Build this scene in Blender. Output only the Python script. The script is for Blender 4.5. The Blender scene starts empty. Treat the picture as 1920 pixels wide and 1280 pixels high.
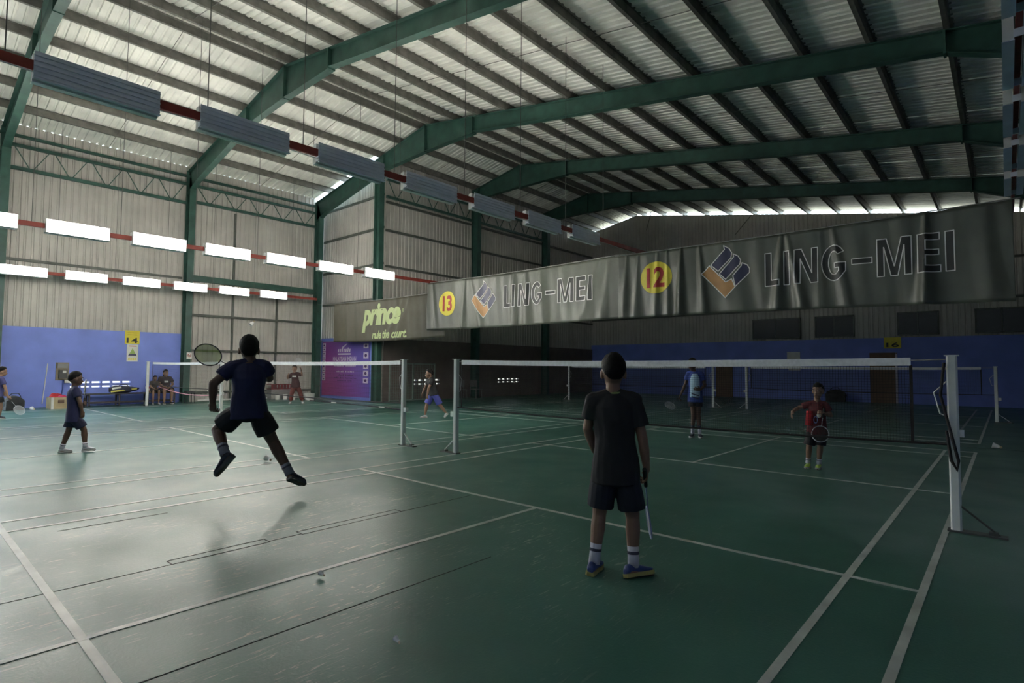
import bpy, bmesh, math, random
from mathutils import Vector, Matrix, noise
random.seed(7)
SC = bpy.context.scene
COL = SC.collection
PI = math.pi
V = Vector

# ------------------------------------------------------------------ camera, world, exposure
def cam_axes(p, y, r):
    f = V((-math.sin(y)*math.cos(p), math.cos(y)*math.cos(p), math.sin(p)))
    rt = V((math.cos(y), math.sin(y), 0)); up = rt.cross(f)
    c, s = math.cos(r), math.sin(r)
    return c*rt+s*up, -s*rt+c*up, f
cam = bpy.data.cameras.new('camera'); cam_o = bpy.data.objects.new('camera', cam); COL.objects.link(cam_o)
_r, _u, _f = cam_axes(0.0477, 0.7240, 0.0070)
M = Matrix.Identity(4)
for i in range(3):
    M[i][0], M[i][1], M[i][2] = _r[i], _u[i], -_f[i]
M[0][3], M[1][3], M[2][3] = 3.4728, -6.1224, 1.3575
cam_o.matrix_world = M
cam.sensor_width = 36; cam.lens = 1048.03/1920*36; cam.clip_start = .05; cam.clip_end = 300
SC.camera = cam_o
W = bpy.data.worlds.new('overcast_sky'); SC.world = W; W.use_nodes = True
_n, _l = W.node_tree.nodes, W.node_tree.links          # overcast sky above the horizon, dull ground below it
_tc = _n.new('ShaderNodeTexCoord'); _sx = _n.new('ShaderNodeSeparateXYZ'); _rp = _n.new('ShaderNodeValToRGB')
_l.new(_tc.outputs['Generated'], _sx.inputs[0]); _l.new(_sx.outputs[2], _rp.inputs[0])
_rp.color_ramp.elements[0].position = 0.0; _rp.color_ramp.elements[0].color = (.16, .17, .15, 1)
_rp.color_ramp.elements[1].position = 0.03; _rp.color_ramp.elements[1].color = (.74, .90, 1.0, 1)
_l.new(_rp.outputs[0], _n['Background'].inputs[0])
_n['Background'].inputs[1].default_value = 3.0
LAMP_STRENGTH = 22.5
vs = SC.view_settings
vs.view_transform = 'Standard'; vs.look = 'None'; vs.gamma = 1; vs.use_curve_mapping = False
vs.exposure = 1.5
SC.cycles.use_denoising = True
SC.cycles.max_bounces = 8; SC.cycles.diffuse_bounces = 5

# ------------------------------------------------------------------ helpers
def tag(o, label=None, cat=None, group=None, kind=None):
    if label: o['label'] = label
    if cat: o['category'] = cat
    if group: o['group'] = group
    if kind: o['kind'] = kind
    return o
def empty(name, loc=(0, 0, 0), rz=0, label=None, cat=None, group=None, kind=None):
    o = bpy.data.objects.new(name, None); COL.objects.link(o)
    o.location = loc; o.rotation_euler = (0, 0, rz); o.empty_display_size = .2
    return tag(o, label, cat, group, kind)
def link(name, me, m, parent=None, loc=None):
    o = bpy.data.objects.new(name, me); COL.objects.link(o)
    if m is not None:
        if len(me.materials) == 0: me.materials.append(m)
    o.parent = parent
    if loc is not None: o.location = loc
    return o
def copy_tree(o, parent=None):
    c = o.copy(); COL.objects.link(c); c.parent = parent
    for ch in list(o.children): copy_tree(ch, c)
    return c

class MB:
    def __init__(s): s.v = []; s.f = []
    def add(s, vs, fs):
        n = len(s.v); s.v += [tuple(p) for p in vs]; s.f += [tuple(i+n for i in f) for f in fs]; return s
    def box(s, x0, x1, y0, y1, z0, z1):
        return s.add([(x0,y0,z0),(x1,y0,z0),(x1,y1,z0),(x0,y1,z0),(x0,y0,z1),(x1,y0,z1),(x1,y1,z1),(x0,y1,z1)],
                     [(0,3,2,1),(4,5,6,7),(0,1,5,4),(1,2,6,5),(2,3,7,6),(3,0,4,7)])
    def bar(s, p0, p1, w, h, up=(0, 0, 1)):
        p0, p1 = V(p0), V(p1); d = (p1-p0).normalized(); up = V(up)
        if abs(d.dot(up)) > .99: up = V((1, 0, 0))
        a = d.cross(up).normalized(); b = a.cross(d)
        vs = [p+a*(i*w/2)+b*(j*h/2) for p in (p0, p1) for i, j in ((-1,-1),(1,-1),(1,1),(-1,1))]
        return s.add(vs, [(0,1,2,3),(7,6,5,4),(0,4,5,1),(1,5,6,2),(2,6,7,3),(3,7,4,0)])
    def loft(s, rings, cap=True):
        n = len(rings[0]); vs = [p for r in rings for p in r]; fs = []
        for k in range(len(rings)-1):
            for i in range(n):
                j = (i+1) % n
                fs.append((k*n+i, k*n+j, (k+1)*n+j, (k+1)*n+i))
        if cap:
            fs.append(tuple(reversed(range(n)))); fs.append(tuple(range((len(rings)-1)*n, len(rings)*n)))
        return s.add(vs, fs)
    def tube(s, p0, p1, r0, r1=None, n=10):
        r1 = r0 if r1 is None else r1
        return s.path([p0, p1], [r0, r1], n)
    def path(s, pts, rad, n=8):
        pts = [V(p) for p in pts]
        if not isinstance(rad, (list, tuple)): rad = [rad]*len(pts)
        rings = []; a = None
        for i, p in enumerate(pts):
            d = (pts[min(i+1, len(pts)-1)]-pts[max(i-1, 0)]).normalized()
            if a is None:
                a = d.cross(V((0, 0, 1)) if abs(d.z) < .9 else V((1, 0, 0))).normalized()
            else:
                a = (a-d*a.dot(d)).normalized()
            b = d.cross(a)
            rings.append([p+(a*math.cos(t)+b*math.sin(t))*rad[i] for t in [2*PI*k/n for k in range(n)]])
        return s.loft(rings)
    def cap(s, p0, p1, r0, r1, n=12):
        p0, p1 = V(p0), V(p1); d = p1-p0; L = d.length
        if L < 1e-6: return s.sph(p0, (r0, r0, r0))
        d /= L
        P = []; R = []
        for k in range(1, 5):
            t = PI/2*k/4.0
            P.append(p0-d*r0*math.cos(t)); R.append(max(r0*math.sin(t), 1e-4))
        for k in range(4, 0, -1):
            t = PI/2*k/4.0
            P.append(p1+d*r1*math.cos(t)); R.append(max(r1*math.sin(t), 1e-4))
        a = d.cross(V((0, 0, 1)) if abs(d.z) < .9 else V((1, 0, 0))).normalized(); b = d.cross(a)
        return s.loft([[p+(a*math.cos(t)+b*math.sin(t))*r for t in [2*PI*k/n for k in range(n)]] for p, r in zip(P, R)])
    def sph(s, c, r, ax=None, n=14, m=9):
        c = V(c); ax = ax or (V((1,0,0)), V((0,1,0)), V((0,0,1)))
        rings = []
        for i in range(m):
            t = PI*(i+.5)/m
            rings.append([c+ax[0]*(r[0]*math.sin(t)*math.cos(2*PI*k/n))+ax[1]*(r[1]*math.sin(t)*math.sin(2*PI*k/n))-ax[2]*(r[2]*math.cos(t)) for k in range(n)])
        return s.loft(rings)
    def ell(s, rings, n=18):      # rings: (center, half-axis a, half-axis b)
        return s.loft([[V(c)+V(a)*math.cos(2*PI*k/n)+V(b)*math.sin(2*PI*k/n) for k in range(n)] for c, a, b in rings])
    def mesh(s, name, smooth=False):
        me = bpy.data.meshes.new(name); me.from_pydata(s.v, [], s.f); me.update()
        bm = bmesh.new(); bm.from_mesh(me); bmesh.ops.recalc_face_normals(bm, faces=bm.faces); bm.to_mesh(me); bm.free()
        if smooth:
            for p in me.polygons: p.use_smooth = True
        return me
    def build(s, name, m, parent=None, smooth=False, loc=None):
        return link(name, s.mesh(name, smooth), m, parent, loc)

def evaluated(me, mods):
    o = bpy.data.objects.new('temporary', me); COL.objects.link(o)
    for t, kw in mods:
        md = o.modifiers.new(t, t)
        for k, v in kw.items(): setattr(md, k, v)
    dg = bpy.context.evaluated_depsgraph_get(); dg.update()
    r = bpy.data.meshes.new_from_object(o.evaluated_get(dg))
    bpy.data.objects.remove(o); bpy.data.meshes.remove(me)
    return r
def organic(mb, name, m, parent, voxel=.01, it=4, fold=0.0, ff=9.0):
    me = evaluated(mb.mesh(name), [('REMESH', dict(mode='VOXEL', voxel_size=voxel)), ('SMOOTH', dict(factor=.5, iterations=it))])
    if fold:
        nr = [v.normal.copy() for v in me.vertices]
        for v, nn in zip(me.vertices, nr):
            p = v.co; q = V((p.x*ff, p.y*ff, p.z*ff*.45+p.x*ff*.3))
            v.co += nn*fold*(noise.noise(q)+.5*noise.noise(q*2.1))
    for p in me.polygons: p.use_smooth = True
    me.name = name
    me.materials.clear()
    return link(name, me, m, parent)

# ------------------------------------------------------------------ materials
MAT = {}
def mat(name, col, rough=.6, metal=0, var=.12, scale=6.0, bump=0.0, bscale=40.0, spec=.5, emit=None, coat=0, stretch=None):
    if name in MAT: return MAT[name]
    m = bpy.data.materials.new(name); m.use_nodes = True; nt = m.node_tree; N = nt.nodes; L = nt.links
    b = N['Principled BSDF']; b.inputs['Roughness'].default_value = rough; b.inputs['Metallic'].default_value = metal
    b.inputs['Specular IOR Level'].default_value = spec; b.inputs['Coat Weight'].default_value = coat
    tc = N.new('ShaderNodeTexCoord'); src = tc.outputs['Object']
    if stretch:
        mp = N.new('ShaderNodeMapping'); mp.inputs['Scale'].default_value = stretch; L.new(src, mp.inputs[0]); src = mp.outputs[0]
    nz = N.new('ShaderNodeTexNoise'); nz.inputs['Scale'].default_value = scale; nz.inputs['Detail'].default_value = 6
    L.new(src, nz.inputs['Vector'])
    rp = N.new('ShaderNodeValToRGB'); rp.color_ramp.elements[0].position = .3; rp.color_ramp.elements[1].position = .7
    rp.color_ramp.elements[0].color = (*[max(0, c*(1-var)) for c in col], 1); rp.color_ramp.elements[1].color = (*[min(1, c*(1+var)) for c in col], 1)
    L.new(nz.outputs['Fac'], rp.inputs[0]); L.new(rp.outputs[0], b.inputs['Base Color'])
    if bump:
        n2 = N.new('ShaderNodeTexNoise'); n2.inputs['Scale'].default_value = bscale; n2.inputs['Detail'].default_value = 4
        L.new(src, n2.inputs['Vector'])
        bp = N.new('ShaderNodeBump'); bp.inputs['Strength'].default_value = bump; bp.inputs['Distance'].default_value = .01
        L.new(n2.outputs['Fac'], bp.inputs['Height']); L.new(bp.outputs[0], b.inputs['Normal'])
    if emit:
        b.inputs['Emission Color'].default_value = (*emit[0], 1); b.inputs['Emission Strength'].default_value = emit[1]
    MAT[name] = m
    return m
def floor_mat():
    m = bpy.data.materials.new('green_vinyl_court'); m.use_nodes = True; nt = m.node_tree; N = nt.nodes; L = nt.links
    b = N['Principled BSDF']; tc = N.new('ShaderNodeTexCoord')
    def nz(scale, det, stretch=None, rot=0, dist=0):
        src = tc.outputs['Object']
        if stretch:
            mp = N.new('ShaderNodeMapping'); mp.inputs['Scale'].default_value = stretch; mp.inputs['Rotation'].default_value = (0, 0, rot)
            L.new(src, mp.inputs[0]); src = mp.outputs[0]
        n = N.new('ShaderNodeTexNoise'); n.inputs['Scale'].default_value = scale; n.inputs['Detail'].default_value = det; n.inputs['Distortion'].default_value = dist
        L.new(src, n.inputs['Vector']); return n.outputs['Fac']
    def ramp(src, p0, p1, c0, c1):
        r = N.new('ShaderNodeValToRGB'); r.color_ramp.elements[0].position = p0; r.color_ramp.elements[1].position = p1
        r.color_ramp.elements[0].color = c0; r.color_ramp.elements[1].color = c1; L.new(src, r.inputs[0]); return r.outputs[0]
    base = ramp(nz(.8, 8), .3, .75, (.036, .118, .094, 1), (.056, .156, .128, 1))
    # pale curved shoe scuffs, three directions of thin stretched noise
    scf = None
    for st, ro, ds in (((22, 2.6, 1), .5, 2.6), ((20, 2.8, 1), 1.7, 3.0), ((24, 3.2, 1), 2.6, 2.2)):
        k = ramp(nz(1.0, 3, st, ro, ds), .645, .70, (0, 0, 0, 1), (1, 1, 1, 1))
        if scf is None: scf = k
        else:
            mx = N.new('ShaderNodeMath'); mx.operation = 'MAXIMUM'; L.new(scf, mx.inputs[0]); L.new(k, mx.inputs[1]); scf = mx.outputs[0]
    patch = ramp(nz(.9, 3), .40, .58, (0, 0, 0, 1), (1, 1, 1, 1))
    mp = N.new('ShaderNodeMapping'); mp.inputs['Location'].default_value = (.16, .95, 0); mp.inputs['Scale'].default_value = (.36, .27, .27); L.new(tc.outputs['Object'], mp.inputs[0])
    gr = N.new('ShaderNodeTexGradient'); gr.gradient_type = 'SPHERICAL'; L.new(mp.outputs[0], gr.inputs[0])     # the worn spot where players pivot
    wear = ramp(gr.outputs['Fac'], .0, .55, (.06, .06, .06, 1), (1, 1, 1, 1))
    pw = N.new('ShaderNodeMath'); pw.operation = 'MULTIPLY'; L.new(patch, pw.inputs[0]); L.new(wear, pw.inputs[1]); patch = pw.outputs[0]
    mu = N.new('ShaderNodeMath'); mu.operation = 'MULTIPLY'; L.new(scf, mu.inputs[0]); L.new(patch, mu.inputs[1])
    m2 = N.new('ShaderNodeMath'); m2.operation = 'MULTIPLY'; L.new(mu.outputs[0], m2.inputs[0]); m2.inputs[1].default_value = .7
    mix = N.new('ShaderNodeMixRGB'); L.new(m2.outputs[0], mix.inputs[0]); L.new(base, mix.inputs[1]); mix.inputs[2].default_value = (.46, .46, .38, 1)
    L.new(mix.outputs[0], b.inputs['Base Color'])
    ro = ramp(nz(1.3, 7), .3, .75, (.30,)*3+(1,), (.44,)*3+(1,))
    L.new(ro, b.inputs['Roughness'])
    bp = N.new('ShaderNodeBump'); bp.inputs['Strength'].default_value = .12; bp.inputs['Distance'].default_value = .01
    L.new(nz(55, 5), bp.inputs['Height']); L.new(bp.outputs[0], b.inputs['Normal'])
    b.inputs['Specular IOR Level'].default_value = .34
    return m
def poster_mat():
    m = bpy.data.materials.new('poster_print'); m.use_nodes = True; nt = m.node_tree; N = nt.nodes; L = nt.links
    b = N['Principled BSDF']; b.inputs['Roughness'].default_value = .45
    tc = N.new('ShaderNodeTexCoord'); mp = N.new('ShaderNodeMapping'); L.new(tc.outputs['Generated'], mp.inputs[0])
    mp.inputs['Rotation'].default_value = (0, .45, 0)
    sx = N.new('ShaderNodeSeparateXYZ'); L.new(mp.outputs[0], sx.inputs[0])
    r = N.new('ShaderNodeValToRGB'); e = r.color_ramp.elements
    e[0].position = 0; e[0].color = (.40, .05, .22, 1); e[1].position = 1; e[1].color = (.12, .08, .40, 1)
    x = e.new(.42); x.color = (.30, .06, .30, 1)
    L.new(sx.outputs[0], r.inputs[0]); L.new(r.outputs[0], b.inputs['Base Color'])
    return m
m_green = mat('green_painted_steel', (.030, .085, .066), .45, 0, .25, 3, .05)
m_purlin = mat('galvanised_purlin', (.16, .155, .135), .55, .0, .3, 5)
m_roof = mat('zinc_roof_sheet', (.82, .81, .74), .42, .0, .14, 1.5, .04, 12)
m_clad = mat('wall_cladding_sheet', (.46, .44, .40), .5, .0, .12, 1.2, .03, 20)
m_blue = mat('blue_painted_masonry', (.17, .235, .66), .55, 0, .10, 1.4, .05, 30)
m_white = mat('white_painted_steel', (.70, .71, .68), .35, 0, .06, 8)
m_line = mat('white_court_paint', (.50, .52, .49), .36, 0, .22, 5, spec=.5)
m_red = mat('red_oxide_rail', (.30, .045, .030), .5, 0, .25, 6)
m_refl = mat('aluminium_reflector', (.78, .80, .86), .42, .0, .06, 6)
m_tube_off = mat('unlit_glass_tube', (.36, .37, .40), .25, 0, .04, 6)
m_tube_on = mat('lit_fluorescent_tube', (.9, .9, .88), .4, 0, .0, 6, emit=((1.0, .965, .90), LAMP_STRENGTH))
m_refl_on = mat('white_lamp_reflector', (.86, .86, .84), .4, 0, .03, 6)
m_black = mat('black_rubber', (.012, .012, .013), .55, 0, .2, 10)
m_wire = mat('steel_wire', (.10, .10, .095), .5, .4, .1, 10)
m_floor = floor_mat()

# ------------------------------------------------------------------ building geometry
RX, RZ = -12.1, 10.15
def zr(x): return RZ-(.185 if x < RX else .168)*abs(x-RX)     # top of rafters
PD = .21                                                     # purlin depth
FR = [-14.3, -9.05, -3.80, 1.45, 6.72, 11.98, 17.2, 22.0]
XL, XF, XR, YB, Y0 = -19.7, -15.0, 7.6, 22.0, -14.3

# floor
floor = tag(MB().box(-19.95, 7.9, -14.6, 22.4, -.12, 0).build('floor', m_floor), kind='structure')
def strip(x0, x1, y0, y1, m=m_line, name='court_line', z0=0.0, z1=.0025):
    return MB().box(x0, x1, y0, y1, z0, z1).build(name, m, floor)
def court(cx, cy, d=3.05, s=2.647, a=1.82, b=5.40, e=6.10, w=.044):
    h = w/2
    for k in (-1, 1):
        strip(cx+k*d-h, cx+k*d+h, cy-e, cy+e); strip(cx+k*s-h, cx+k*s+h, cy-e, cy+e, z1=.0026)
        strip(cx-d, cx+d, cy+k*a-h, cy+k*a+h, z1=.0028)
        strip(cx-d, cx+d, cy+k*b-h, cy+k*b+h, z1=.0028); strip(cx-d, cx+d, cy+k*e-h, cy+k*e+h, z1=.0030)
        y0, y1 = sorted((k*a, k*e)); strip(cx-h, cx+h, cy+y0, cy+y1, z1=.0032)
NY2 = 13.7
court(0, 0); court(-7.36, 0); court(-15.3, 0, 3.0, 2.6); court(0, NY2); court(-7.5, NY2, 3.05)
m_seam = mat('dark_mat_seam', (.010, .016, .014), .8, 0, .3, 20)
def seam(x0, x1, y0, y1): return strip(x0, x1, y0, y1, m_seam, 'mat_seam', 0, .0018)
seam(-.844, -.840, -9, -4.74); seam(-.845, -.838, -2.8, -1.9); seam(.653, .659, -9, -3.15); seam(-2.38, -2.37, -5.1, -4.3)
for y0, y1 in ((-4.74, -4.06), (-3.79, -2.80)):     # narrow inlaid repair strips
    seam(-.945, -.938, y0, y1); seam(-.845, -.838, y0, y1); seam(-.945, -.838, y0-.004, y0+.004); seam(-.945, -.838, y1-.004, y1+.004)
seam(-.862, -.856, -4.06, -3.79)
for y in (6.9,): seam(-15, 7.5, y, y+.008)

# corrugated sheet: profile across u (0..w), ribs stick out along n
def corr(w, ribs, h, base=.075, top=.035):
    pts = [(0, 0)]; p = w/ribs
    for i in range(ribs):
        c = (i+.5)*p
        pts += [(c-base/2, 0), (c-top/2, h), (c+top/2, h), (c+base/2, 0)]
    return pts+[(w, 0)]
def roof_sheet_mesh(x0, x1, w):
    prof = corr(w, 5, .035); mb = MB(); n = len(prof); vs = []
    for x in (x0, x1): vs += [(x, u, zr(x)+PD+hh) for u, hh in prof]
    mb.add(vs, [(i, i+1, n+i+1, n+i) for i in range(n-1)])
    return mb.mesh('roof_sheet')
capm = MB()
capm.add([(RX-.25, Y0-.2, zr(RX-.25)+PD+.05), (RX, Y0-.2, RZ+PD+.06), (RX+.25, Y0-.2, zr(RX+.25)+PD+.05), (RX-.25, YB+.9, zr(RX-.25)+PD+.05), (RX, YB+.9, RZ+PD+.06), (RX+.25, YB+.9, zr(RX+.25)+PD+.05)], [(0,1,4,3),(1,2,5,4)])
ceiling = tag(capm.build('ceiling', m_roof), kind='structure')
SW = 1.0
meL = roof_sheet_mesh(XL-.10, RX, SW+.03); meR = roof_sheet_mesh(RX, XR+.3, SW+.03); meF = roof_sheet_mesh(XF-.25, RX, SW+.03)
for k in range(37):
    y = Y0-.08+k*SW
    zo = .004*(k % 2)
    link('roof_sheet', meR, m_roof, ceiling, (0, y, zo))
    link('roof_sheet', meL if y < 6.5 else meF, m_roof, ceiling, (0, y, zo))
def zpurlin(x, y0, y1, parent):        # Z section purlin
    z = zr(x); mb = MB(); t = .006
    mb.box(x-t/2, x+t/2, y0, y1, z, z+PD); mb.box(x-.075, x, y0, y1, z, z+t); mb.box(x, x+.075, y0, y1, z+PD-t, z+PD)
    mb.box(x-.065, x-.06, y0, y1, z, z+.02)
    return mb.build('purlin', m_purlin, parent)
px = RX+.30
while px < XR: zpurlin(px, Y0, YB+.8, ceiling); px += 1.22
for k in range(6):
    x = RX-.30-1.22*k
    zpurlin(x, Y0, (YB+.8) if x > XF else 7.25, ceiling)
# sag rods between purlins, two per bay on the nearer bays
for i in range(1, 6):
    for t in (.5,):
        y = FR[i]+(FR[i+1]-FR[i])*t
        MB().bar((RX+.3, y, zr(RX+.3)+.07), (XR-.2, y, zr(XR-.2)+.07), .012, .012).build('sag_rod', m_purlin, ceiling)
        MB().bar((RX-.3, y, zr(RX-.3)+.07), ((XL+.2) if y < 6.7 else (XF+.1), y, zr((XL+.2) if y < 6.7 else (XF+.1))+.07), .012, .012).build('sag_rod', m_purlin, ceiling)

# walls -------------------------------------------------------------
def clad(name, u0, u1, place, z0, ztop, parent, w=.95, h=.03):
    """place(u, out, z) -> world; sheets of w; ztop(u)"""
    n = max(1, round((u1-u0)/w)); w = (u1-u0)/n
    for k in range(n):
        a = u0+k*w-.015; prof = corr(w+.03, 5, h); vs = []
        o = .003*(k % 2)
        for q in (0, 1):
            vs += [place(a+u, hh+o, (ztop(a+u) if q else z0)) for u, hh in prof]
        m = len(prof); mb = MB().add(vs, [(i, i+1, m+i+1, m+i) for i in range(m-1)])
        mb.build(name, m_clad, parent)
# left wall: blue masonry with two rows of ventilation slots, cladding above
BH = 2.56
slots = []
def slotted_wall(mb, xa, xb, y0, y1, h, sl):
    """solid box wall along y with rectangular through-slots sl=(ya,yb,za,zb) sorted, all non overlapping in y per row"""
    zs = sorted({0, h}|{s[2] for s in sl}|{s[3] for s in sl})
    for za, zb in zip(zs[:-1], zs[1:]):
        cuts = sorted([(s[0], s[1]) for s in sl if s[2] <= za+1e-6 and s[3] >= zb-1e-6])
        y = y0
        for c0, c1 in cuts:
            if c0 > y: mb.box(xa, xb, y, c0, za, zb)
            y = c1
        if y < y1: mb.box(xa, xb, y, y1, za, zb)
sl = []
for i in range(6):
    ya = -1.92+i*.292
    sl += [(ya, ya+.235, .755, .815), (ya, ya+.235, .615, .665)]
DOOR0, DOOR1, DOORH = -8.9, -4.25, 4.4       # open roller-door bay beyond the left edge of the picture
mb = MB(); slotted_wall(mb, XL-.14, XL, DOOR1, 1.46, BH, sl); mb.box(XL-.14, XL, Y0, DOOR0, 0, BH)
wall_left = tag(mb.build('wall_left', m_blue), kind='structure')
zt = lambda y: zr(XL)+PD-.004
PLW = lambda u, o, z: (XL-.05-o, u, z)
clad('cladding_sheet', DOOR1, 1.45, PLW, BH, zt, wall_left)
clad('cladding_sheet', DOOR0, DOOR1, PLW, DOORH, zt, wall_left)
clad('cladding_sheet', Y0, DOOR0, PLW, BH, zt, wall_left)
clad('cladding_sheet', 1.45, 7.0, PLW, 0.0, zt, wall_left)
m_girt = mat('dark_girt_steel', (.085, .095, .080), .5, 0, .2, 6)
for z, y0, y1, hh in ((3.30, 1.62, 6.6, .09), (1.95, 1.62, 6.6, .08), (.35, 1.62, 6.6, .07)):
    MB().box(XL-.045, XL+.03, y0, y1, z-hh/2, z+hh/2).build('girt', m_girt, wall_left)
for y, z1 in ((3.18, 7.5), (4.98, 4.6)):
    MB().box(XL-.045, XL+.02, y-.035, y+.035, 0, z1).build('girt_post', m_girt, wall_left)
MB().box(XL-.045, XL+.16, 1.6, 6.6, 4.58, 4.80).build('green_beam', m_green, wall_left)
MB().box(XL-.05, XL+.03, Y0, 1.3, 4.62, 4.70).build('girt', m_girt, wall_left)
MB().box(XL-.02, XL+.10, Y0, 6.6, 8.52, 8.60).build('eave_girt', m_green, wall_left)
# short cross wall where the hall narrows
jog = tag(MB().box(-19.56, -15.32, 7.0, 7.14, 0, 2.62).build('wall_cross', m_blue), kind='structure')
clad('cladding_sheet', XL, XF, lambda u, o, z: (min(max(u, XL-.06), XF+.02), 7.06+o, z), 2.5, lambda x: zr(x)-.35, jog)
clad('cladding_sheet', XL, -19.56, lambda u, o, z: (u, 7.03+o, z), 0, lambda x: 2.6, jog, w=.14)
clad('cladding_sheet', -15.32, XF, lambda u, o, z: (u, 7.03+o, z), 0, lambda x: 2.6, jog, w=.3)
for z in (8.28, 6.95, 5.5, 4.1):
    MB().bar((XL+.2, 7.0, z), (XF, 7.0, z), .06, .09).build('girt', m_girt, jog)
# far part of the left wall
sl2 = []
for i in range(5):
    ya = 8.55+i*.31; sl2 += [(ya, ya+.24, .80, .86), (ya, ya+.24, .64, .69)]
for i in range(5):
    ya = 13.75+i*.33; sl2 += [(ya, ya+.24, .80, .86), (ya, ya+.24, .66, .71)]
mb = MB(); slotted_wall(mb, XF-.14, XF, 7.1, YB, 2.5, sl2)
m_dado = mat('brown_grey_masonry', (.16, .13, .12), .7, 0, .15, 2, .05)
wall_far = tag(mb.build('wall_left_far', m_dado), kind='structure')
clad('cladding_sheet', 7.05, YB+.05, lambda u, o, z: (XF-.05-o, u, z), 2.5, lambda y: zr(XF)+PD-.004, wall_far)
for z in (8.0, 6.85, 5.4, 4.0): MB().box(XF-.05, XF+.03, 7.1, YB, z-.045, z+.045).build('girt', m_girt, wall_far)
# back wall
back = tag(MB().box(XF-.2, XR+.2, YB, YB+.14, 0, 2.75).build('wall_back', m_blue), kind='structure')
m_clad_b = m_clad
clad('cladding_sheet', XF-.2, XR+.2, lambda u, o, z: (u, YB+.06+o, z), 2.75, lambda x: zr(x)-.08, back)
for z in (4.2, 5.7): MB().box(XF, XR, YB-.03, YB+.05, z-.045, z+.045).build('girt', m_girt, back)
# right wall and rear wall (beyond the frame)
wr = tag(MB().box(XR, XR+.14, Y0, YB, 0, 2.75).build('wall_right', m_blue), kind='structure')
clad('cladding_sheet', Y0, YB, lambda u, o, z: (XR+.05+o, u, z), 2.75, lambda y: zr(XR)+PD, wr)
wb = tag(MB().box(XL-.1, XR+.1, Y0-.14, Y0, 0, 2.75).build('wall_rear', m_blue), kind='structure')
clad('cladding_sheet', XL-.1, XR+.1, lambda u, o, z: (u, Y0-.05-o, z), 2.75, lambda x: zr(x)-.12, wb)  # sheets stop short of the roof: unseen gap added for fill daylight

# steel portal frames --------------------------------------------------
def isect(mb, P, Q, flange=.20, tw=.012, tf=.02, axis=(0, 1, 0)):
    """P: outer edge points, Q: inner edge points (lists), extruded as web + two flanges across axis"""
    ax = V(axis)
    n = len(P)
    for k in range(n-1):
        a, b, c, d = V(P[k]), V(P[k+1]), V(Q[k+1]), V(Q[k])
        h = ax*tw/2
        mb.add([a-h, b-h, c-h, d-h, a+h, b+h, c+h, d+h], [(0,1,2,3),(4,7,6,5),(0,4,5,1),(1,5,6,2),(2,6,7,3),(3,7,4,0)])
        for e0, e1, o0, o1 in ((a, b, d, c), (d, c, a, b)):
            f = ax*flange/2; i0 = (o0-e0).normalized()*tf; i1 = (o1-e1).normalized()*tf
            mb.add([e0-f, e1-f, e1-f+i1, e0-f+i0, e0+f, e1+f, e1+f+i1, e0+f+i0], [(0,1,2,3),(4,7,6,5),(0,4,5,1),(1,5,6,2),(2,6,7,3),(3,7,4,0)])
FN = {-3.80: 'green steel portal frame crossing the top left corner of the picture',
      1.45: 'green steel portal frame with the nearest ridge, its column beside the blue wall',
      6.72: 'green steel portal frame at the corner where the hall narrows, second visible ridge',
      11.98: 'green steel portal frame above the dark back courts, third visible ridge',
      17.2: 'green steel portal frame deep in the shaded back, last before the end gable'}
cc = MB(); isect(cc, [(-15.12, 6.72, 0), (-15.12, 6.72, zr(-15.0)-.5)], [(-14.76, 6.72, 0), (-14.76, 6.72, zr(-14.8)-.5)], .22)
cc = cc.build('corner_column', m_green, jog)
for y in FR[2:7]:
    xl = XL if y < 7 else XF
    root = empty('portal_frame', (xl+.2, y, 0), 0, FN[y], 'steel frame', 'green portal frames of the hall')
    ox, oy = xl+.2, y
    def put(mb, name):
        o = mb.build(name, m_green, root); o.location = (-ox, -oy, 0); return o
    zk = zr(xl+.25)
    mb = MB(); isect(mb, [(xl+.02, y, 0), (xl+.02, y, zk-.02)], [(xl+.38, y, 0), (xl+.42, y, zk-.75)], .22); put(mb, 'column')
    def rl(x, d): return (x, y, zr(x)-.005), (x, y, zr(x)-d)
    pts = [rl(xl+.02, .9), rl(xl+.9, .72), rl(-14.6, .62), rl(RX, .98)] if y < 7 else [rl(xl+.02, .6), rl(-14.2, .6), rl(RX, .95)]
    mb = MB(); isect(mb, [p[0] for p in pts], [p[1] for p in pts], .20); put(mb, 'rafter')
    pts = [rl(RX, .98), rl(-9.7, .58), rl(-9.6, .52), rl(2.75, .42), rl(2.8, .44), rl(4.2, .78), rl(XR-.05, 1.15)]
    mb = MB(); isect(mb, [p[0] for p in pts], [p[1] for p in pts], .20); put(mb, 'rafter')
    for x, d in ((RX, .98), (-9.65, .55), (2.77, .44), (-14.6, .62)):
        mb = MB().box(x-.02, x+.02, y-.11, y+.11, zr(x)-d-.02, zr(x)-.02); put(mb, 'splice_plate')
    mb = MB(); isect(mb, [(XR-.05, y, 0), (XR-.05, y, zr(XR)-.05)], [(XR-.4, y, 0), (XR-.55, y, zr(XR)-1.1)], .22); put(mb, 'column')
    mb = MB().box(xl+.0, xl+.44, y-.16, y+.16, 0, .02); put(mb, 'base_plate')
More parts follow.
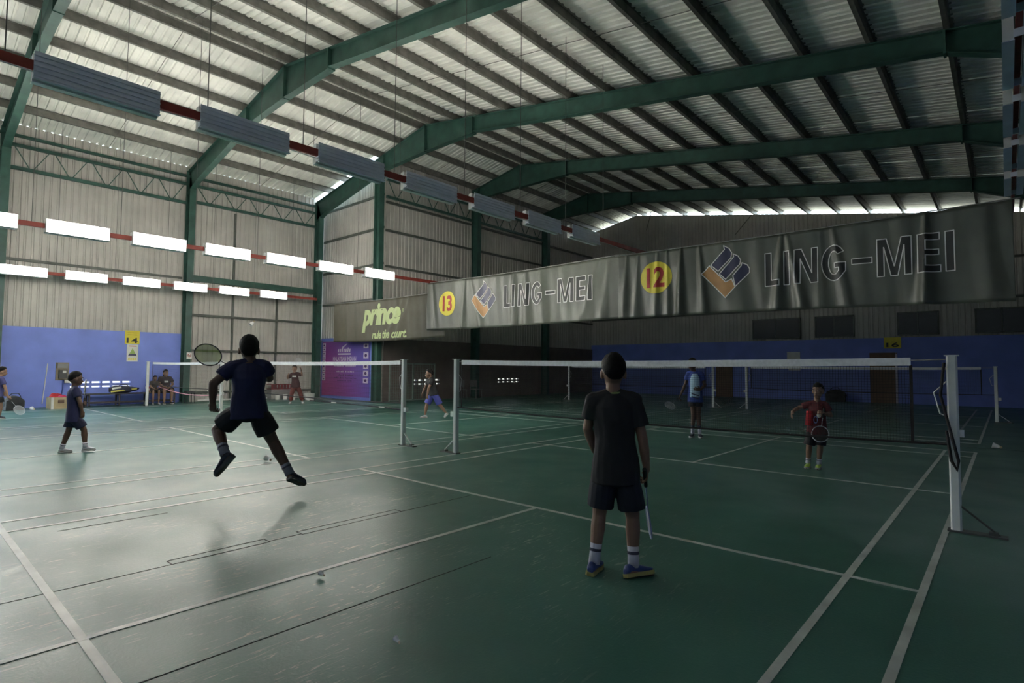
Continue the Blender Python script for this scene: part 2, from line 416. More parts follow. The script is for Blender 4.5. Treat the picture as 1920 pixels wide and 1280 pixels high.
# eave lattice trusses
def truss(y0, y1, x, zt_, zb, nv, label):
    r = empty('eave_truss', (x, (y0+y1)/2, zb), 0, label, 'truss', 'lattice trusses under the left eave')
    def put(mb, name):
        o = mb.build(name, m_green, r); o.location = (-x, -(y0+y1)/2, -zb)
    put(MB().box(x-.05, x+.05, y0, y1, zt_-.045, zt_+.045), 'top_chord')
    put(MB().box(x-.05, x+.05, y0, y1, zb-.05, zb+.05), 'bottom_chord')
    p = (y1-y0)/nv
    for k in range(nv):
        a = y0+k*p
        put(MB().bar((x, a+.05*p, zt_), (x, a+p/2-.02*p, zb), .025, .025), 'diagonal')
        put(MB().bar((x, a+p/2+.02*p, zb), (x, a+p-.05*p, zt_), .025, .025), 'diagonal')
truss(-3.66, 1.30, XL+.16, 8.22, 7.50, 5, 'green lattice truss high on the wall above the blue panel, left bay')
truss(1.62, 6.55, XL+.16, 8.22, 7.60, 5, 'green lattice truss high on the wall above the tall sheet door bay')
truss(7.0, 11.8, XF+.16, 8.85, 8.15, 5, 'dim green lattice truss on the narrowed wall above the prince banner')
truss(12.15, 17.0, XF+.16, 8.85, 8.15, 5, 'dark lattice truss on the narrowed wall, deep in the shade')
# gable wind rods seen against the light gap
for i, (a, b) in enumerate((((-11.2, 21.6, 9.0), (-10.9, 21.6, 10.0)), ((-6.4, 21.6, 8.0), (-5.6, 21.6, 8.85)), ((1.2, 21.6, 6.6), (2.6, 21.6, 7.5)))):
    MB().bar(a, b, .03, .03).build('wind_brace', m_purlin, back)

# ------------------------------------------------------------------ lighting rows
ROWZ = 4.33; FL = 1.10; PITCH = 1.525
def make_fixture(lit, sides):
    """double-sided reflector batten; tubes sit in the sides listed (+1 faces +X, -1 faces -X), the other side is a ribbed metal back"""
    t = empty('lamp_fixture', (0, 0, 0))
    mt = m_tube_on if lit else m_tube_off
    tm = MB().tube((0, -FL/2+.025, 0), (0, FL/2-.025, 0), .017, None, 8).mesh('tube', True)
    for s in (-1, 1):
        mb = MB()
        mb.box(min(s*.034, s*.040), max(s*.034, s*.040), -FL/2, FL/2, -.149, .14)
        if s in sides:
            mb.bar((s*.072, -FL/2, -.145), (s*.072, FL/2, -.145), .085, .004)
            mb.bar((s*.046, -FL/2, .138), (s*.046, FL/2, .138), .022, .004)
            mb.build('reflector', m_refl_on if lit else m_refl, t)
            for z in (-.08, 0, .08): link('tube', tm, mt, t, (s*.068, 0, z))
            for e in (-1, 1):
                MB().box(min(s*.036, s*.11), max(s*.036, s*.11), e*(FL/2-.006)-.006, e*(FL/2-.006)+.006, -.14, .135).build('end_cap', m_white, t)
        else:
            for k in range(5): mb.box(min(s*.040, s*.052), max(s*.040, s*.052), -FL/2, FL/2, -.115+k*.052, -.100+k*.052)
            mb.bar((s*.052, -FL/2, -.142), (s*.052, FL/2, -.142), .05, .01)
            mb.build('back_panel', m_refl, t)
    for e in (-1, 1): MB().box(-.034, .034, e*(FL/2-.004)-.004, e*(FL/2-.004)+.004, -.125, -.055).build('end_plate', m_refl, t)
    return t
ORD = ['first', 'second', 'third', 'fourth', 'fifth', 'sixth', 'seventh', 'eighth']
def lamp_row(x, y_first, n, proto, z, names, group, railname, y_end=6.6, zslope=0.0, wires=False):
    for k in range(n):
        f = copy_tree(proto); yc = y_first+k*PITCH
        f.location = (x, yc, z+zslope*(yc+4))
        f['label'] = names(k); f['category'] = 'lamp'; f['group'] = group
    ya = y_first-.9
    r = empty('lamp_rail', (x, ya, z), 0, railname, 'rail')
    yb = y_end
    MB().bar((0, 0, zslope*(ya+4)), (0, yb-ya, zslope*(yb+4)), .045, .10).build('beam', m_red, r)
    for k in range(n+1):
        yc = y_first-.76+k*PITCH
        if any(abs(yc-f_) < .2 for f_ in FR): yc += .3
        MB().tube((0, yc-ya, .05+zslope*(yc+4)), (0, yc-ya, zr(x)-z), .006, None, 5).build('hanger_wire', m_wire, r)
    if wires:
        MB().path([(.03, (yb-ya)*i/12, -.06-.03*(i % 2)+zslope*(ya+(yb-ya)*i/12+4)) for i in range(13)], .008, 5).build('cable', m_white, r)
off = make_fixture(False, (-1,)); on = make_fixture(True, (-1, 1)); on_right = make_fixture(True, (1,)); off_both = make_fixture(False, (-1, 1)); on_left = make_fixture(True, (-1,))
lamp_row(-3.68, -4.68, 7, on_left, ROWZ, lambda k: f'grey back of a lamp fixture on the high near rail, {ORD[k]} from the left', 'grey-backed lamps on the near rail',
         'red steel rail carrying the grey-backed lamps across the roof view', 7.6, .010, True)
lamp_row(-11.3, -4.95-3*PITCH, 10, on, 4.22, lambda k: (f'lit white fluorescent fixture in the upper glowing row, {ORD[k-3]} from the left' if k >= 3 else f'lit white fluorescent fixture of the upper glowing row, {ORD[2-k]} beyond the left edge'), 'lit lamps of the upper row',
         'red rail carrying the upper row of glowing lamps', 6.9, .008)
lamp_row(-18.6, -3.35-4*PITCH, 10, on_right, 4.17, lambda k: (f'lit white fluorescent fixture in the lower glowing row by the wall, {ORD[k-4]} from the left' if k >= 4 else f'lit white fluorescent fixture of the lower wall row, {ORD[3-k]} beyond the left edge'), 'lit lamps of the lower wall row',
         'red rail carrying the lower row of glowing lamps along the cladding', 6.2, .008)
lamp_row(3.63, .72-PITCH*2, 6, off_both, ROWZ, lambda k: f'dark unlit fixture seen end-on at the right edge of the picture, {ORD[k]} along its rail', 'unlit lamps at the right edge',
         'red rail of dark lamps running away along the right edge', 7.6)
for p in (off, on, off_both, on_right, on_left):
    for c in list(p.children): bpy.data.objects.remove(c)
    bpy.data.objects.remove(p)

# ------------------------------------------------------------------ nets and posts
m_net = mat('brown_net_string', (.045, .028, .024), .8, 0, .2, 30)
m_net_dk = mat('dark_net_string', (.016, .014, .014), .8, 0, .2, 30)
m_tape = mat('white_net_tape', (.74, .75, .76), .6, 0, .10, 25, .3, 30)
m_cord = mat('net_cord', (.30, .30, .29), .7, 0, .1, 30)
PH = 1.49
def net(x0, x1, y, label, tape_x0, tape_x1, nm=m_net, step=.024, th=.0022):
    cx = (x0+x1)/2
    r = empty('badminton_net', (cx, y, 0), 0, label, 'net', 'badminton nets')
    sag = lambda x: .022*(1-((x-cx)/((x1-x0)/2))**2)
    n = 40; mb = MB(); zt, h = PH-.008, .072
    rings = []
    for i in range(n+1):
        x = tape_x0+(tape_x1-tape_x0)*i/n; z = zt-sag(x); w = .004*math.sin(i*2.3)+.003*math.sin(i*5.1)
        rings.append([(x-cx, -.006+w, z-h), (x-cx, .006+w, z-h), (x-cx, .006-w*.3, z), (x-cx, -.006-w*.3, z)])
    mb.loft(rings); mb.build('top_tape', m_tape, r)
    mb = MB()
    zl = PH-.76
    nx = int((tape_x1-tape_x0)/step)
    for i in range(nx+1):
        x = tape_x0+i*step; z1 = zt-h-sag(x); z0 = zl-sag(x)*1.5
        mb.add([(x-cx-th/2, 0, z0), (x-cx+th/2, 0, z0), (x-cx+th/2, 0, z1), (x-cx-th/2, 0, z1)], [(0, 1, 2, 3)])
        if i % 2 == 0: continue
    nz_ = int((.76-h)/step)
    for j in range(nz_+1):
        for k in range(10):
            xa = tape_x0+(tape_x1-tape_x0)*k/10; xb = tape_x0+(tape_x1-tape_x0)*(k+1)/10
            za = zl-sag(xa)*1.5+(zt-h-sag(xa)-zl+sag(xa)*1.5)*j/nz_; zb = zl-sag(xb)*1.5+(zt-h-sag(xb)-zl+sag(xb)*1.5)*j/nz_
            mb.add([(xa-cx, 0, za-th/2), (xb-cx, 0, zb-th/2), (xb-cx, 0, zb+th/2), (xa-cx, 0, za+th/2)], [(0, 1, 2, 3)])
    o = mb.build('net_mesh', nm, r); o['kind'] = 'stuff'
    mb = MB().path([(x-cx, 0, zl-sag(x)*1.5) for x in [x0+(x1-x0)*i/16 for i in range(17)]], .011, 6); mb.build('bottom_cord', m_net_dk, r)
    MB().path([(x0-cx, 0, PH-.03), (tape_x0-cx, 0, zt-.03)], .006, 6).build('tension_cord', m_cord, r)
    MB().path([(x1-cx, 0, PH-.03), (tape_x1-cx, 0, zt-.03)], .006, 6).build('tension_cord', m_cord, r)
    for xx in (tape_x0, tape_x1):
        MB().box(xx-cx-.012, xx-cx+.012, -.004, .004, zl-.01, zt-h).build('side_tape', nm, r)
def post(x, y, side, label, near=False):
    r = empty('net_post', (x, y, 0), 0, label, 'net post', 'white net posts')
    w = .075/2
    c = .012; sq = [(-w+c,-w),(w-c,-w),(w,-w+c),(w,w-c),(w-c,w),(-w+c,w),(-w,w-c),(-w,-w+c)]
    MB().loft([[(a, b, z) for a, b in sq] for z in (.012, PH)]).build('pole', m_white, r)
    MB().box(-.05, .05, -.05, .05, PH-.002, PH+.008).build('top_cap', m_white, r)
    MB().box(min(-.06, side*.33), max(.06, side*.33), -.05, .05, 0, .014).build('base_plate', m_wire, r)
    MB().bar((side*.03, 0, .22), (side*.28, 0, .012), .03, .012).build('brace', m_wire if near else m_white, r)
    MB().box(side*.24-.03, side*.24+.03, -.03, .03, .014, .04).build('anchor_bolt', m_wire, r)
    MB().path([(-side*.04, 0, PH-.22), (-side*.13, 0, PH-.32), (-side*.09, 0, PH-.50), (-side*.04, 0, PH-.52)], .006, 6).build('winch_bracket', m_white, r)
    cl = MB().box(min(side*.036, side*.10), max(side*.036, side*.10), -.03, .03, .58, .66) if not near else MB().box(side*.04, side*.07, -.02, .02, .80, .86)
    cl.build('cleat', m_white, r)
    if near:
        MB().path([(-.05, -.045, PH-.06), (-.08, -.05, 1.15), (-.02, -.055, .85), (.03, -.055, .60), (.02, -.05, .52), (-.02, -.05, .60), (-.045, -.05, .85)], .013, 6).build('loose_net_end', m_net_dk, r)
    return r
net(-3.12, 3.12, 0, 'long net of the nearest court, white tape stretching across the right half', -3.0, 2.83, m_net_dk)
post(3.12, 0, 1, 'white net post nearest the camera at the right, with a dark rope end', True)
post(-3.12, 0, -1, 'white net post at the left end of the nearest net')
net(-10.45, -4.45, 0, 'reddish net of the middle court, behind the jumping player', -10.3, -4.58)
post(-4.47, 0, 1, 'white net post at the right end of the middle court net')
post(-10.45, 0, -1, 'white net post of the middle court hidden behind the jumping player')
net(-18.25, -12.35, 0, 'net of the left court in front of the blue wall', -18.1, -12.5)
post(-18.25, -.1, -1, 'thin white net post in front of the seated people')
post(-12.35, 0, 1, 'white net post beside the jumping player\'s raised elbow')
net(-10.75, -4.42, NY2, 'net of the dim back court on the left, behind the standing boy', -10.6, -4.7, m_net_dk)
net(-3.25, 3.25, NY2, 'net of the dim back court on the right, before the blue back wall', -3.1, 2.95, m_net_dk)
post(-10.75, NY2, -1, 'white post of the back court left of the standing boy')
post(-4.42, NY2, 1, 'white back court post close behind the light blue shirt boy')
post(-3.25, NY2, -1, 'white back court post right of the light blue shirt boy')
post(3.25, NY2, 1, 'white back court post farthest right, seen past the nearest post')

# ------------------------------------------------------------------ text helper
def text_mesh(body, outline=False, offset=0.0, shear=0.0, spacing=1.0):
    cu = bpy.data.curves.new('text', 'FONT'); cu.body = body; cu.size = 1; cu.offset = offset; cu.shear = shear; cu.space_character = spacing
    cu.dimensions = '2D'; cu.fill_mode = 'NONE' if outline else 'BOTH'; cu.resolution_u = 6
    o = bpy.data.objects.new('text', cu); COL.objects.link(o)
    dg = bpy.context.evaluated_depsgraph_get(); dg.update()
    me = bpy.data.meshes.new_from_object(o.evaluated_get(dg))
    vs = [v.co.copy() for v in me.vertices]; fs = [tuple(p.vertices) for p in me.polygons]; es = [tuple(e.vertices) for e in me.edges]
    bpy.data.objects.remove(o); bpy.data.curves.remove(cu); bpy.data.meshes.remove(me)
    return vs, fs, es
def fit(vs, u0, u1, z0, z1):
    xs = [v.x for v in vs]; ys = [v.y for v in vs]; a, b, c, d = min(xs), max(xs), min(ys), max(ys)
    return [V((u0+(v.x-a)/(b-a)*(u1-u0), z0+(v.y-c)/(d-c)*(z1-z0), 0)) for v in vs]
def ribbons(vs, es, w, seg=.05):
    mb = MB()
    for i, j in es:
        a, b = vs[i], vs[j]; d = b-a; L = d.length
        if L < 1e-6: continue
        d /= L; n = V((-d.y, d.x, 0))*w/2; k = max(1, int(L/seg)); a2 = a-d*w*.3; b2 = b+d*w*.3
        P = [a2+(b2-a2)*t/k for t in range(k+1)]
        mb.add([p-n for p in P]+[p+n for p in P], [(t, t+1, k+1+t+1, k+1+t) for t in range(k)])
    return mb
def filled(vs, fs, seg=.08):
    bm = bmesh.new(); B = [bm.verts.new(v) for v in vs]
    for f in fs:
        try: bm.faces.new([B[i] for i in f])
        except ValueError: pass
    bm.normal_update()
    bmesh.ops.triangulate(bm, faces=bm.faces[:])
    for _ in range(5):
        le = [e for e in bm.edges if e.calc_length() > seg]
        if not le: break
        bmesh.ops.subdivide_edges(bm, edges=le, cuts=1)
        bmesh.ops.triangulate(bm, faces=[f for f in bm.faces if len(f.verts) > 3])
    bm.verts.index_update()
    mb = MB().add([v.co.copy() for v in bm.verts], [tuple(v.index for v in f.verts) for f in bm.faces]); bm.free(); return mb
def on_cloth(mb, fn, off):     # (u, z, 0) -> cloth surface
    mb.v = [(x, fn(x, y)-off, y) for x, y, _ in mb.v]; return mb

# ------------------------------------------------------------------ hanging banners
m_ban = mat('olive_banner_cloth', (.098, .108, .084), .42, 0, .10, 3, .05, 60, .6)
m_ban2 = mat('dark_olive_banner_cloth', (.085, .080, .055), .6, 0, .12, 3, .05, 60)
m_bt_white = mat('banner_white_print', (.80, .80, .77), .5, 0, .05)
m_bt_dark = mat('banner_dark_print', (.030, .032, .030), .5, 0, .1)
m_bt_navy = mat('banner_navy_print', (.030, .032, .085), .45, 0, .1)
m_bt_or = mat('banner_orange_print', (.50, .27, .10), .5, 0, .1)
m_bt_yel = mat('banner_yellow_print', (.72, .62, .045), .5, 0, .06)
m_bt_red = mat('banner_red_print', (.42, .030, .020), .5, 0, .1)
m_bt_green = mat('banner_lime_print', (.46, .55, .26), .55, 0, .06)
ROPE_Y = 6.3
def folds(lst, amp=1.0):
    def fn(x, z):
        t = max(0, min(1, (4.25-z)/1.6)); y = 0.0
        for c, a, w, k in lst:
            ww = w*(.35+.9*t); d = (x-c-k*t)/ww
            y -= a*(.25+.75*t)*math.exp(-d*d)
        y += .012*math.sin(x*7.3+1.5*math.sin(z*2)+t)+.006*math.sin(x*17.1+z*1.7)
        return y*amp
    return fn
def banner(name, label, x0, x1, y, ztop, zbot, fn, m, nx=720, nz=26, cat='banner', ties=()):
    r = empty(name, ((x0+x1)/2, y, ztop((x0+x1)/2)), 0, label, cat)
    ox, oz = (x0+x1)/2, ztop((x0+x1)/2)
    vs = []; fs = []
    for j in range(nz+1):
        for i in range(nx+1):
            x = x0+(x1-x0)*i/nx; z = zbot(x)+(ztop(x)-zbot(x))*j/nz
            vs.append((x, fn(x, z), z))
    for j in range(nz):
        for i in range(nx):
            a = j*(nx+1)+i; fs.append((a, a+1, a+nx+2, a+nx+1))
    def put(mb, nm, mm, smooth=False, parent=None):
        me = mb.mesh(nm, smooth)
        o = link(nm, me, mm, parent or r)
        if parent is None: o.location = (-ox, 0, -oz)
        return o
    me = put(MB().add(vs, fs), 'cloth', m, True)
    md = me.modifiers.new('thickness', 'SOLIDIFY'); md.thickness = .003; md.offset = 1
    put(MB().path([(x0-.1, 0, ztop(x0)+.015)]+[(x0+(x1-x0)*i/10, 0, ztop(x0+(x1-x0)*i/10)+.012) for i in range(11)]+[(x1+.1, 0, ztop(x1)+.015)], .012, 6), 'rope', m_cord)
    for a_, b_ in ties: put(MB().path([(a_[0], a_[1]-y, a_[2]), (b_[0], b_[1]-y, b_[2])], .008, 6), 'tie_rope', m_cord)
    return put
BAR1 = [(-1.474,3.71),(-1.304,3.556),(-1.022,3.825),(-1.001,3.934),(-1.059,4.038),(-1.177,4.115),(-1.158,4.024)]
BAR2 = [(-1.276,3.492),(-1.138,3.357),(-.829,3.662),(-.813,3.751),(-.866,3.845),(-.97,3.906),(-.959,3.837)]
BAR3 = [(-.979,3.421),(-.924,3.177),(-.63,3.462),(-.625,3.54),(-.677,3.632),(-.787,3.688),(-.799,3.627)]
ORG = [(-1.507,3.701),(-1.676,3.522),(-1.15,2.949),(-.932,3.17),(-1.008,3.356),(-1.138,3.297)]
def poly(pts):
    vs = [V((a, b, 0)) for a, b in pts]
    return vs, [tuple(range(len(vs)))], [(i, (i+1) % len(vs)) for i in range(len(vs))]
def lingmei(put, fn, logo, txt, circ, num, numbox):
    lx, lz, ls = logo
    for P, mm, nm in ((BAR1, m_bt_navy, 'emblem_bar'), (BAR2, m_bt_navy, 'emblem_bar'), (BAR3, m_bt_navy, 'emblem_bar'), (ORG, m_bt_or, 'emblem_corner')):
        Q = [((a+1.15)*ls+lx, (b-3.53)*ls+lz) for a, b in P]
        vs, fs, es = poly(Q)
        e_ = put(on_cloth(filled(vs, fs, .05), fn, .009), nm, mm); put(on_cloth(ribbons(vs, es, .020, .03), fn, .014), 'emblem_outline', m_bt_white, False, e_)
    x0, x1, z0, z1 = txt
    # letters placed one by one in the proportions of the print
    spec = [('L', -.305, -.017), ('I', .064, .167), ('N', .271, .699), ('G', .768, 1.199), ('-', 1.289, 1.619), ('M', 1.70, 2.234), ('E', 2.322, 2.650), ('I', 2.722, 2.846)]
    for ch, a, b in spec:
        a2 = x0+(a+.305)/3.151*(x1-x0); b2 = x0+(b+.305)/3.151*(x1-x0)
        za, zb = z0, z1
        if ch == '-':
            za, zb = z0+.40*(z1-z0), z0+.55*(z1-z0)
        if ch in 'LINME-':
            w = b2-a2; h = zb-za; t = .118*(x1-x0)/3.151*1.02
            if ch == 'I' or ch == '-': P = [(0,0),(w,0),(w,h),(0,h)]
            elif ch == 'L': P = [(0,0),(w,0),(w,t),(t,t),(t,h),(0,h)]
            elif ch == 'E': P = [(0,0),(w,0),(w,t),(t,t),(t,h*.44),(w*.93,h*.44),(w*.93,h*.58),(t,h*.58),(t,h-t),(w*.97,h-t),(w*.97,h),(0,h)]
            elif ch == 'N': P = [(0,0),(t*.9,0),(t*.9,h*.72),(w-t*1.1,0),(w,0),(w,h),(w-t*.9,h),(w-t*.9,h*.28),(t*1.1,h),(0,h)]
            else: P = [(0,0),(t*.9,0),(t*.9,h*.78),(w/2-t*.45,0),(w/2+t*.45,0),(w-t*.9,h*.78),(w-t*.9,0),(w,0),(w,h),(w-t*1.25,h),(w/2,h*.25),(t*1.25,h),(0,h)]
            vs, fs, es = poly([(a2+p, za+q_) for p, q_ in P])
        else:
            w = b2-a2; h = zb-za; t = .118*(x1-x0)/3.151; P = []
            n = 16
            for i in range(n+1):      # outer arc from upper right round to lower right
                an = math.radians(38+ (322-38)*i/n); P.append((w*.5+w*.5*math.cos(an), h*.5+h*.5*math.sin(an)))
            P += [(w*.97, h*.26), (w*.97, h*.50), (w*.52, h*.50), (w*.52, h*.36), (w*.97-t, h*.36), (w*.97-t, h*.28)]
            for i in range(n+1):
                an = math.radians(306-(306-46)*i/n); P.append((w*.5+(w*.5-t)*math.cos(an), h*.5+(h*.5-t)*math.sin(an)))
            vs, fs, es = poly([(a2+p, za+q_) for p, q_ in P])
        l_ = put(on_cloth(filled(vs, fs, .04), fn, .009), 'letter', m_bt_dark)
        put(on_cloth(ribbons(vs, es, .018, .03), fn, .014), 'letter_outline', m_bt_white, False, l_)
    cx, cz, rx, rz_ = circ
    vs, fs, es = poly([(cx+rx*math.cos(2*PI*k/40), cz+rz_*math.sin(2*PI*k/40)) for k in range(40)])
    d_ = put(on_cloth(filled(vs, fs, .05), fn, .009), 'number_disc', m_bt_yel)
    vs, fs, es = text_mesh(num, offset=.03); vs = fit(vs, *numbox)
    put(on_cloth(filled(vs, fs, .04), fn, .015), 'number', m_bt_red, False, d_)
# banner 13
fa = folds([(-11.15, .06, .12, .25), (-9.55, .07, .10, -.1), (-9.3, .05, .12, .5), (-7.45, .09, .14, .0), (-7.0, .10, .16, .12), (-6.45, .08, .16, .1), (-5.2, .04, .3, .4), (-4.2, .06, .12, -.15), (-4.45, .05, .12, -.6)])
put = banner('court_banner', 'olive banner with yellow disc 13 and outlined LING-MEI lettering', -11.42, -3.84, ROPE_Y,
             lambda x: 4.26-.05*math.sin((x+11.42)/7.58*PI), lambda x: 2.64-.04*math.sin((x+11.42)/7.58*PI), fa, m_ban)
lingmei(put, fa, (-8.70, 3.50, 1.0), (-7.85, -4.67, 3.18, 3.84), (-10.385, 3.49, .40, .41), '13', (-10.60, -10.17, 3.23, 3.75))
fb = folds([(-3.62, .06, .10, -.1), (-3.3, .05, .10, -.1), (-2.78, .07, .09, -.05), (-2.55, .05, .08, .05), (-2.18, .14, .09, -.02), (-1.75, .12, .10, .12), (-1.0, .05, .16, .15), (.02, .10, .10, -.1), (.10, .08, .10, .3), (.95, .06, .10, .25), (.75, .03, .1, 0), (2.45, .16, .09, -.04), (3.3, .05, .2, 0)])
put = banner('court_banner', 'olive banner with yellow disc 12 and large outlined LING-MEI lettering', -3.86, 3.62, ROPE_Y-.05,
             lambda x: 4.22-.03*math.sin((x+3.86)/7.5*PI), lambda x: 2.62-.10*max(0, (x+1)/4.6), fb, m_ban)
lingmei(put, fb, (-1.15, 3.53, 1.0), (-.305, 2.846, 3.12, 3.82), (-2.825, 3.57, .41, .39), '12', (-3.06, -2.60, 3.33, 3.82))
# prince banner
fp = folds([(-16.4, .03, .2, 0), (-12.6, .06, .16, -1.1), (-12.3, .05, .12, -.9), (-14.3, .02, .1, .2), (-13.4, .03, .1, .4)])
put = banner('sponsor_banner', 'dark olive banner with lime prince lettering, left of the 13 banner', -17.57, -10.63, ROPE_Y+.12,
             lambda x: 3.99-.05*(x+17.57)/6.9-.05*math.sin((x+17.57)/6.94*PI), lambda x: 2.40-.06*math.sin((x+17.57)/6.94*PI), fp, m_ban2, 200, 20, ties=[((-17.65, ROPE_Y+.12, 4.0), (XL+.38, 6.64, 4.1)), ((-17.55, ROPE_Y+.12, 2.42), (XL+.38, 6.64, 2.5))])
vs, fs, es = text_mesh('prince', offset=.045, shear=.22, spacing=.93)
put(on_cloth(filled(fit(vs, -15.5, -13.03, 2.70, 3.80), fs), fp, .007), 'lettering', m_bt_green)
vs, fs, es = text_mesh('rule the court.', offset=.03, shear=.25, spacing=.95)
put(on_cloth(filled(fit(vs, -14.80, -12.70, 2.44, 2.76), fs), fp, .007), 'lettering', m_bt_green)
vs, fs, es = text_mesh('®'); put(on_cloth(filled(fit(vs, -12.98, -12.86, 3.36, 3.50), fs), fp, .007), 'lettering', m_bt_green)

# ------------------------------------------------------------------ poster on the cross wall
m_poster = poster_mat(); m_pw = mat('poster_white_print', (.62, .55, .66), .5, 0, .05); m_pd = mat('poster_dark_print', (.06, .02, .12), .5, 0, .1)
PY = 6.985
pr = empty('event_poster', (-17.6, PY, .1), 0, 'tall purple and magenta event poster on the blue cross wall', 'poster')
def pput(mb, nm, mm):
    o = mb.build(nm, mm, pr); o.location = (17.6, -PY, -.1); return o
pput(MB().box(-19.42, -15.78, PY, PY+.012, .12, 2.46), 'sheet', m_poster)
def ptext(body, x0, x1, z0, z1, m, off=.02):
    vs, fs, es = text_mesh(body, offset=off); vs = fit(vs, x0, x1, z0, z1)
    mb = filled(vs, fs, 9); mb.v = [(x, PY-.004, y) for x, y, _ in mb.v]; pput(mb, 'lettering', m)
ptext('MALAYSIAN INDIAN', -18.52, -16.75, 1.62, 1.80, m_pw)
def pblocks(x0, x1, z0, z1, words, m, lean=0.0):      # lines of print too small to read: word-shaped strokes
    n = sum(words)+len(words)-1; u = (x1-x0)/n; x = x0
    for w_ in words:
        mb = MB()
        for k in range(w_):
            h_ = (z1-z0)*(1.0 if (k*7+w_) % 3 == 0 else .72); a_ = x+k*u
            mb.add([(a_, PY-.004, z0), (a_+u*.62, PY-.004, z0), (a_+u*.62+lean*h_, PY-.004, z0+h_), (a_+lean*h_, PY-.004, z0+h_)], [(0, 1, 2, 3)])
        pput(mb, 'print_line', m); x += (w_+1)*u
pblocks(-18.43, -16.75, 1.38, 1.52, (10, 10), m_pw, .2)
pblocks(-18.22, -16.85, 1.14, 1.20, (5, 6), m_pw)
pblocks(-18.1, -16.95, .99, 1.05, (5, 6), m_pd)
pblocks(-18.41, -16.68, .87, .93, (4, 3, 9), m_pd)
pblocks(-18.15, -17.02, .76, .80, (9, 4), m_pd)
pblocks(-18.16, -17.14, 1.99, 2.18, (7,), m_pw, .25)
pput(MB().box(-18.15, -17.15, PY-.004, PY, 1.88, 1.94), 'logo_bar', m_pw)
pput(MB().add([(-17.75, PY-.004, 2.16), (-17.4, PY-.004, 2.34), (-17.45, PY-.004, 2.36), (-17.85, PY-.004, 2.2)], [(0, 1, 2, 3)]), 'logo_swoosh', m_pw)
for k in range(9):
    z = .76+k*.185
    pput(MB().box(-19.40, -19.15, PY-.004, PY, z, z+.165), 'logo_tile', m_pw)
    q = random.random(); pput(MB().box(-19.34+.05*q, -19.22, PY-.006, PY-.004, z+.04+.03*q, z+.10), 'logo_mark', m_pd)
for z, h in ((2.13, .19), (1.71, .25), (1.28, .23), (1.0, .22), (.70, .22)):
    pput(MB().box(-16.22, -15.87, PY-.004, PY, z, z+h), 'logo_tile', m_pw)
    pput(MB().sph((-16.05, PY-.005, z+h*.5), (.09, .002, h*.28)), 'logo_mark', m_pd)

# ------------------------------------------------------------------ things along the left wall
m_yel = mat('yellow_sign', (.72, .60, .05), .55, 0, .06); m_signw = mat('white_notice', (.66, .66, .62), .6, 0, .05)
m_gr = mat('grey_box_plastic', (.22, .22, .21), .5, 0, .1); m_card = mat('cardboard', (.42, .34, .20), .8, 0, .12)
def wall_text(r, body, yc, w, z0, z1, x, m, off=.03):       # text on a +X facing wall
    vs, fs, es = text_mesh(body, offset=off); vs = fit(vs, -w/2, w/2, z0, z1); mb = filled(vs, fs, 9)
    mb.v = [(x, yc+u, z) for u, z, _ in mb.v]; return mb.build('lettering', m, r)
r = empty('court_sign', (XL+.01, -.22, 2.12), 0, 'yellow court number 14 sign high on the blue wall', 'sign')
MB().box(0, .012, -.22, .22, 0, .47).build('board', m_yel, r)
wall_text(r, '14', 0, .34, .03, .22, .014, m_black, .02)
for z_ in (.31, .38): MB().box(.012, .014, -.15, .15, z_, z_+.025).build('print_line', mat('ochre_print', (.55, .38, .03), .6), r)
r = empty('notice_poster', (XL+.01, -.20, 1.50), 0, 'white notice with green and navy triangle below the 14 sign', 'poster')
MB().box(0, .008, -.17, .17, 0, .60).build('sheet', m_signw, r)
MB().add([(.010, -.13, .20), (.010, .13, .20), (.010, 0, .47)], [(0, 1, 2)]).build('triangle', mat('notice_green', (.30, .42, .12), .6), r)
MB().add([(.012, -.13, .20), (.012, .13, .20), (.012, .10, .27), (.012, -.10, .27)], [(0, 1, 2, 3)]).build('triangle_base', m_bt_navy, r)
MB().box(.008, .010, -.12, .12, .53, .56).build('print_line', m_bt_red, r)
for k in range(4): MB().box(.008, .010, -.12+k*.062, -.075+k*.062, .05, .12).build('print_line', m_yel, r)
r = empty('no_smoking_sign', (XL+.43, 1.50, 1.62), 0, 'small white no smoking sign on the green column', 'sign')
MB().box(0, .006, -.09, .09, 0, .24).build('plate', m_signw, r)
mb = MB(); rr = .055
mb.path([(.010, rr*math.cos(t), .13+rr*math.sin(t)) for t in [2*PI*k/20 for k in range(21)]], .008, 5); mb.bar((.010, -.04, .17), (.010, .04, .09), .004, .014); mb.build('prohibition_ring', m_bt_red, r)
MB().bar((.008, -.035, .13), (.008, .035, .13), .004, .018).build('cigarette', m_black, r)
r = empty('electrical_panel', (XL, -2.14, .86), 0, 'grey electrical panel on the blue wall above the cardboard box', 'electrical panel')
MB().box(0, .04, -.17, .17, 0, .58).build('back_board', mat('wooden_board', (.24, .20, .15), .7, 0, .15), r)
MB().box(.04, .16, -.10, .11, .06, .34).build('meter_box', mat('dark_meter', (.06, .06, .06), .4), r)
MB().box(.161, .166, -.01, .08, .24, .32).build('meter_label', m_signw, r)
MB().box(.04, .12, -.14, .13, .40, .54).build('breaker_box', m_gr, r)
MB().box(0, .08, .06, .30, -.09, .01).build('socket_box', m_signw, r)
MB().path([(.05, .03, .02), (.05, .02, -.30), (.06, -.02, -.62)], .016, 6).build('conduit', mat('blue_conduit', (.02, .05, .25), .5), r)
tag(MB().tube((XL+.05, -2.62, .12), (XL+.02, -2.52, 1.40), .014, None, 8).build('plastic_pipe', m_white), 'thin white plastic pipe leaning on the blue wall', 'pipe')
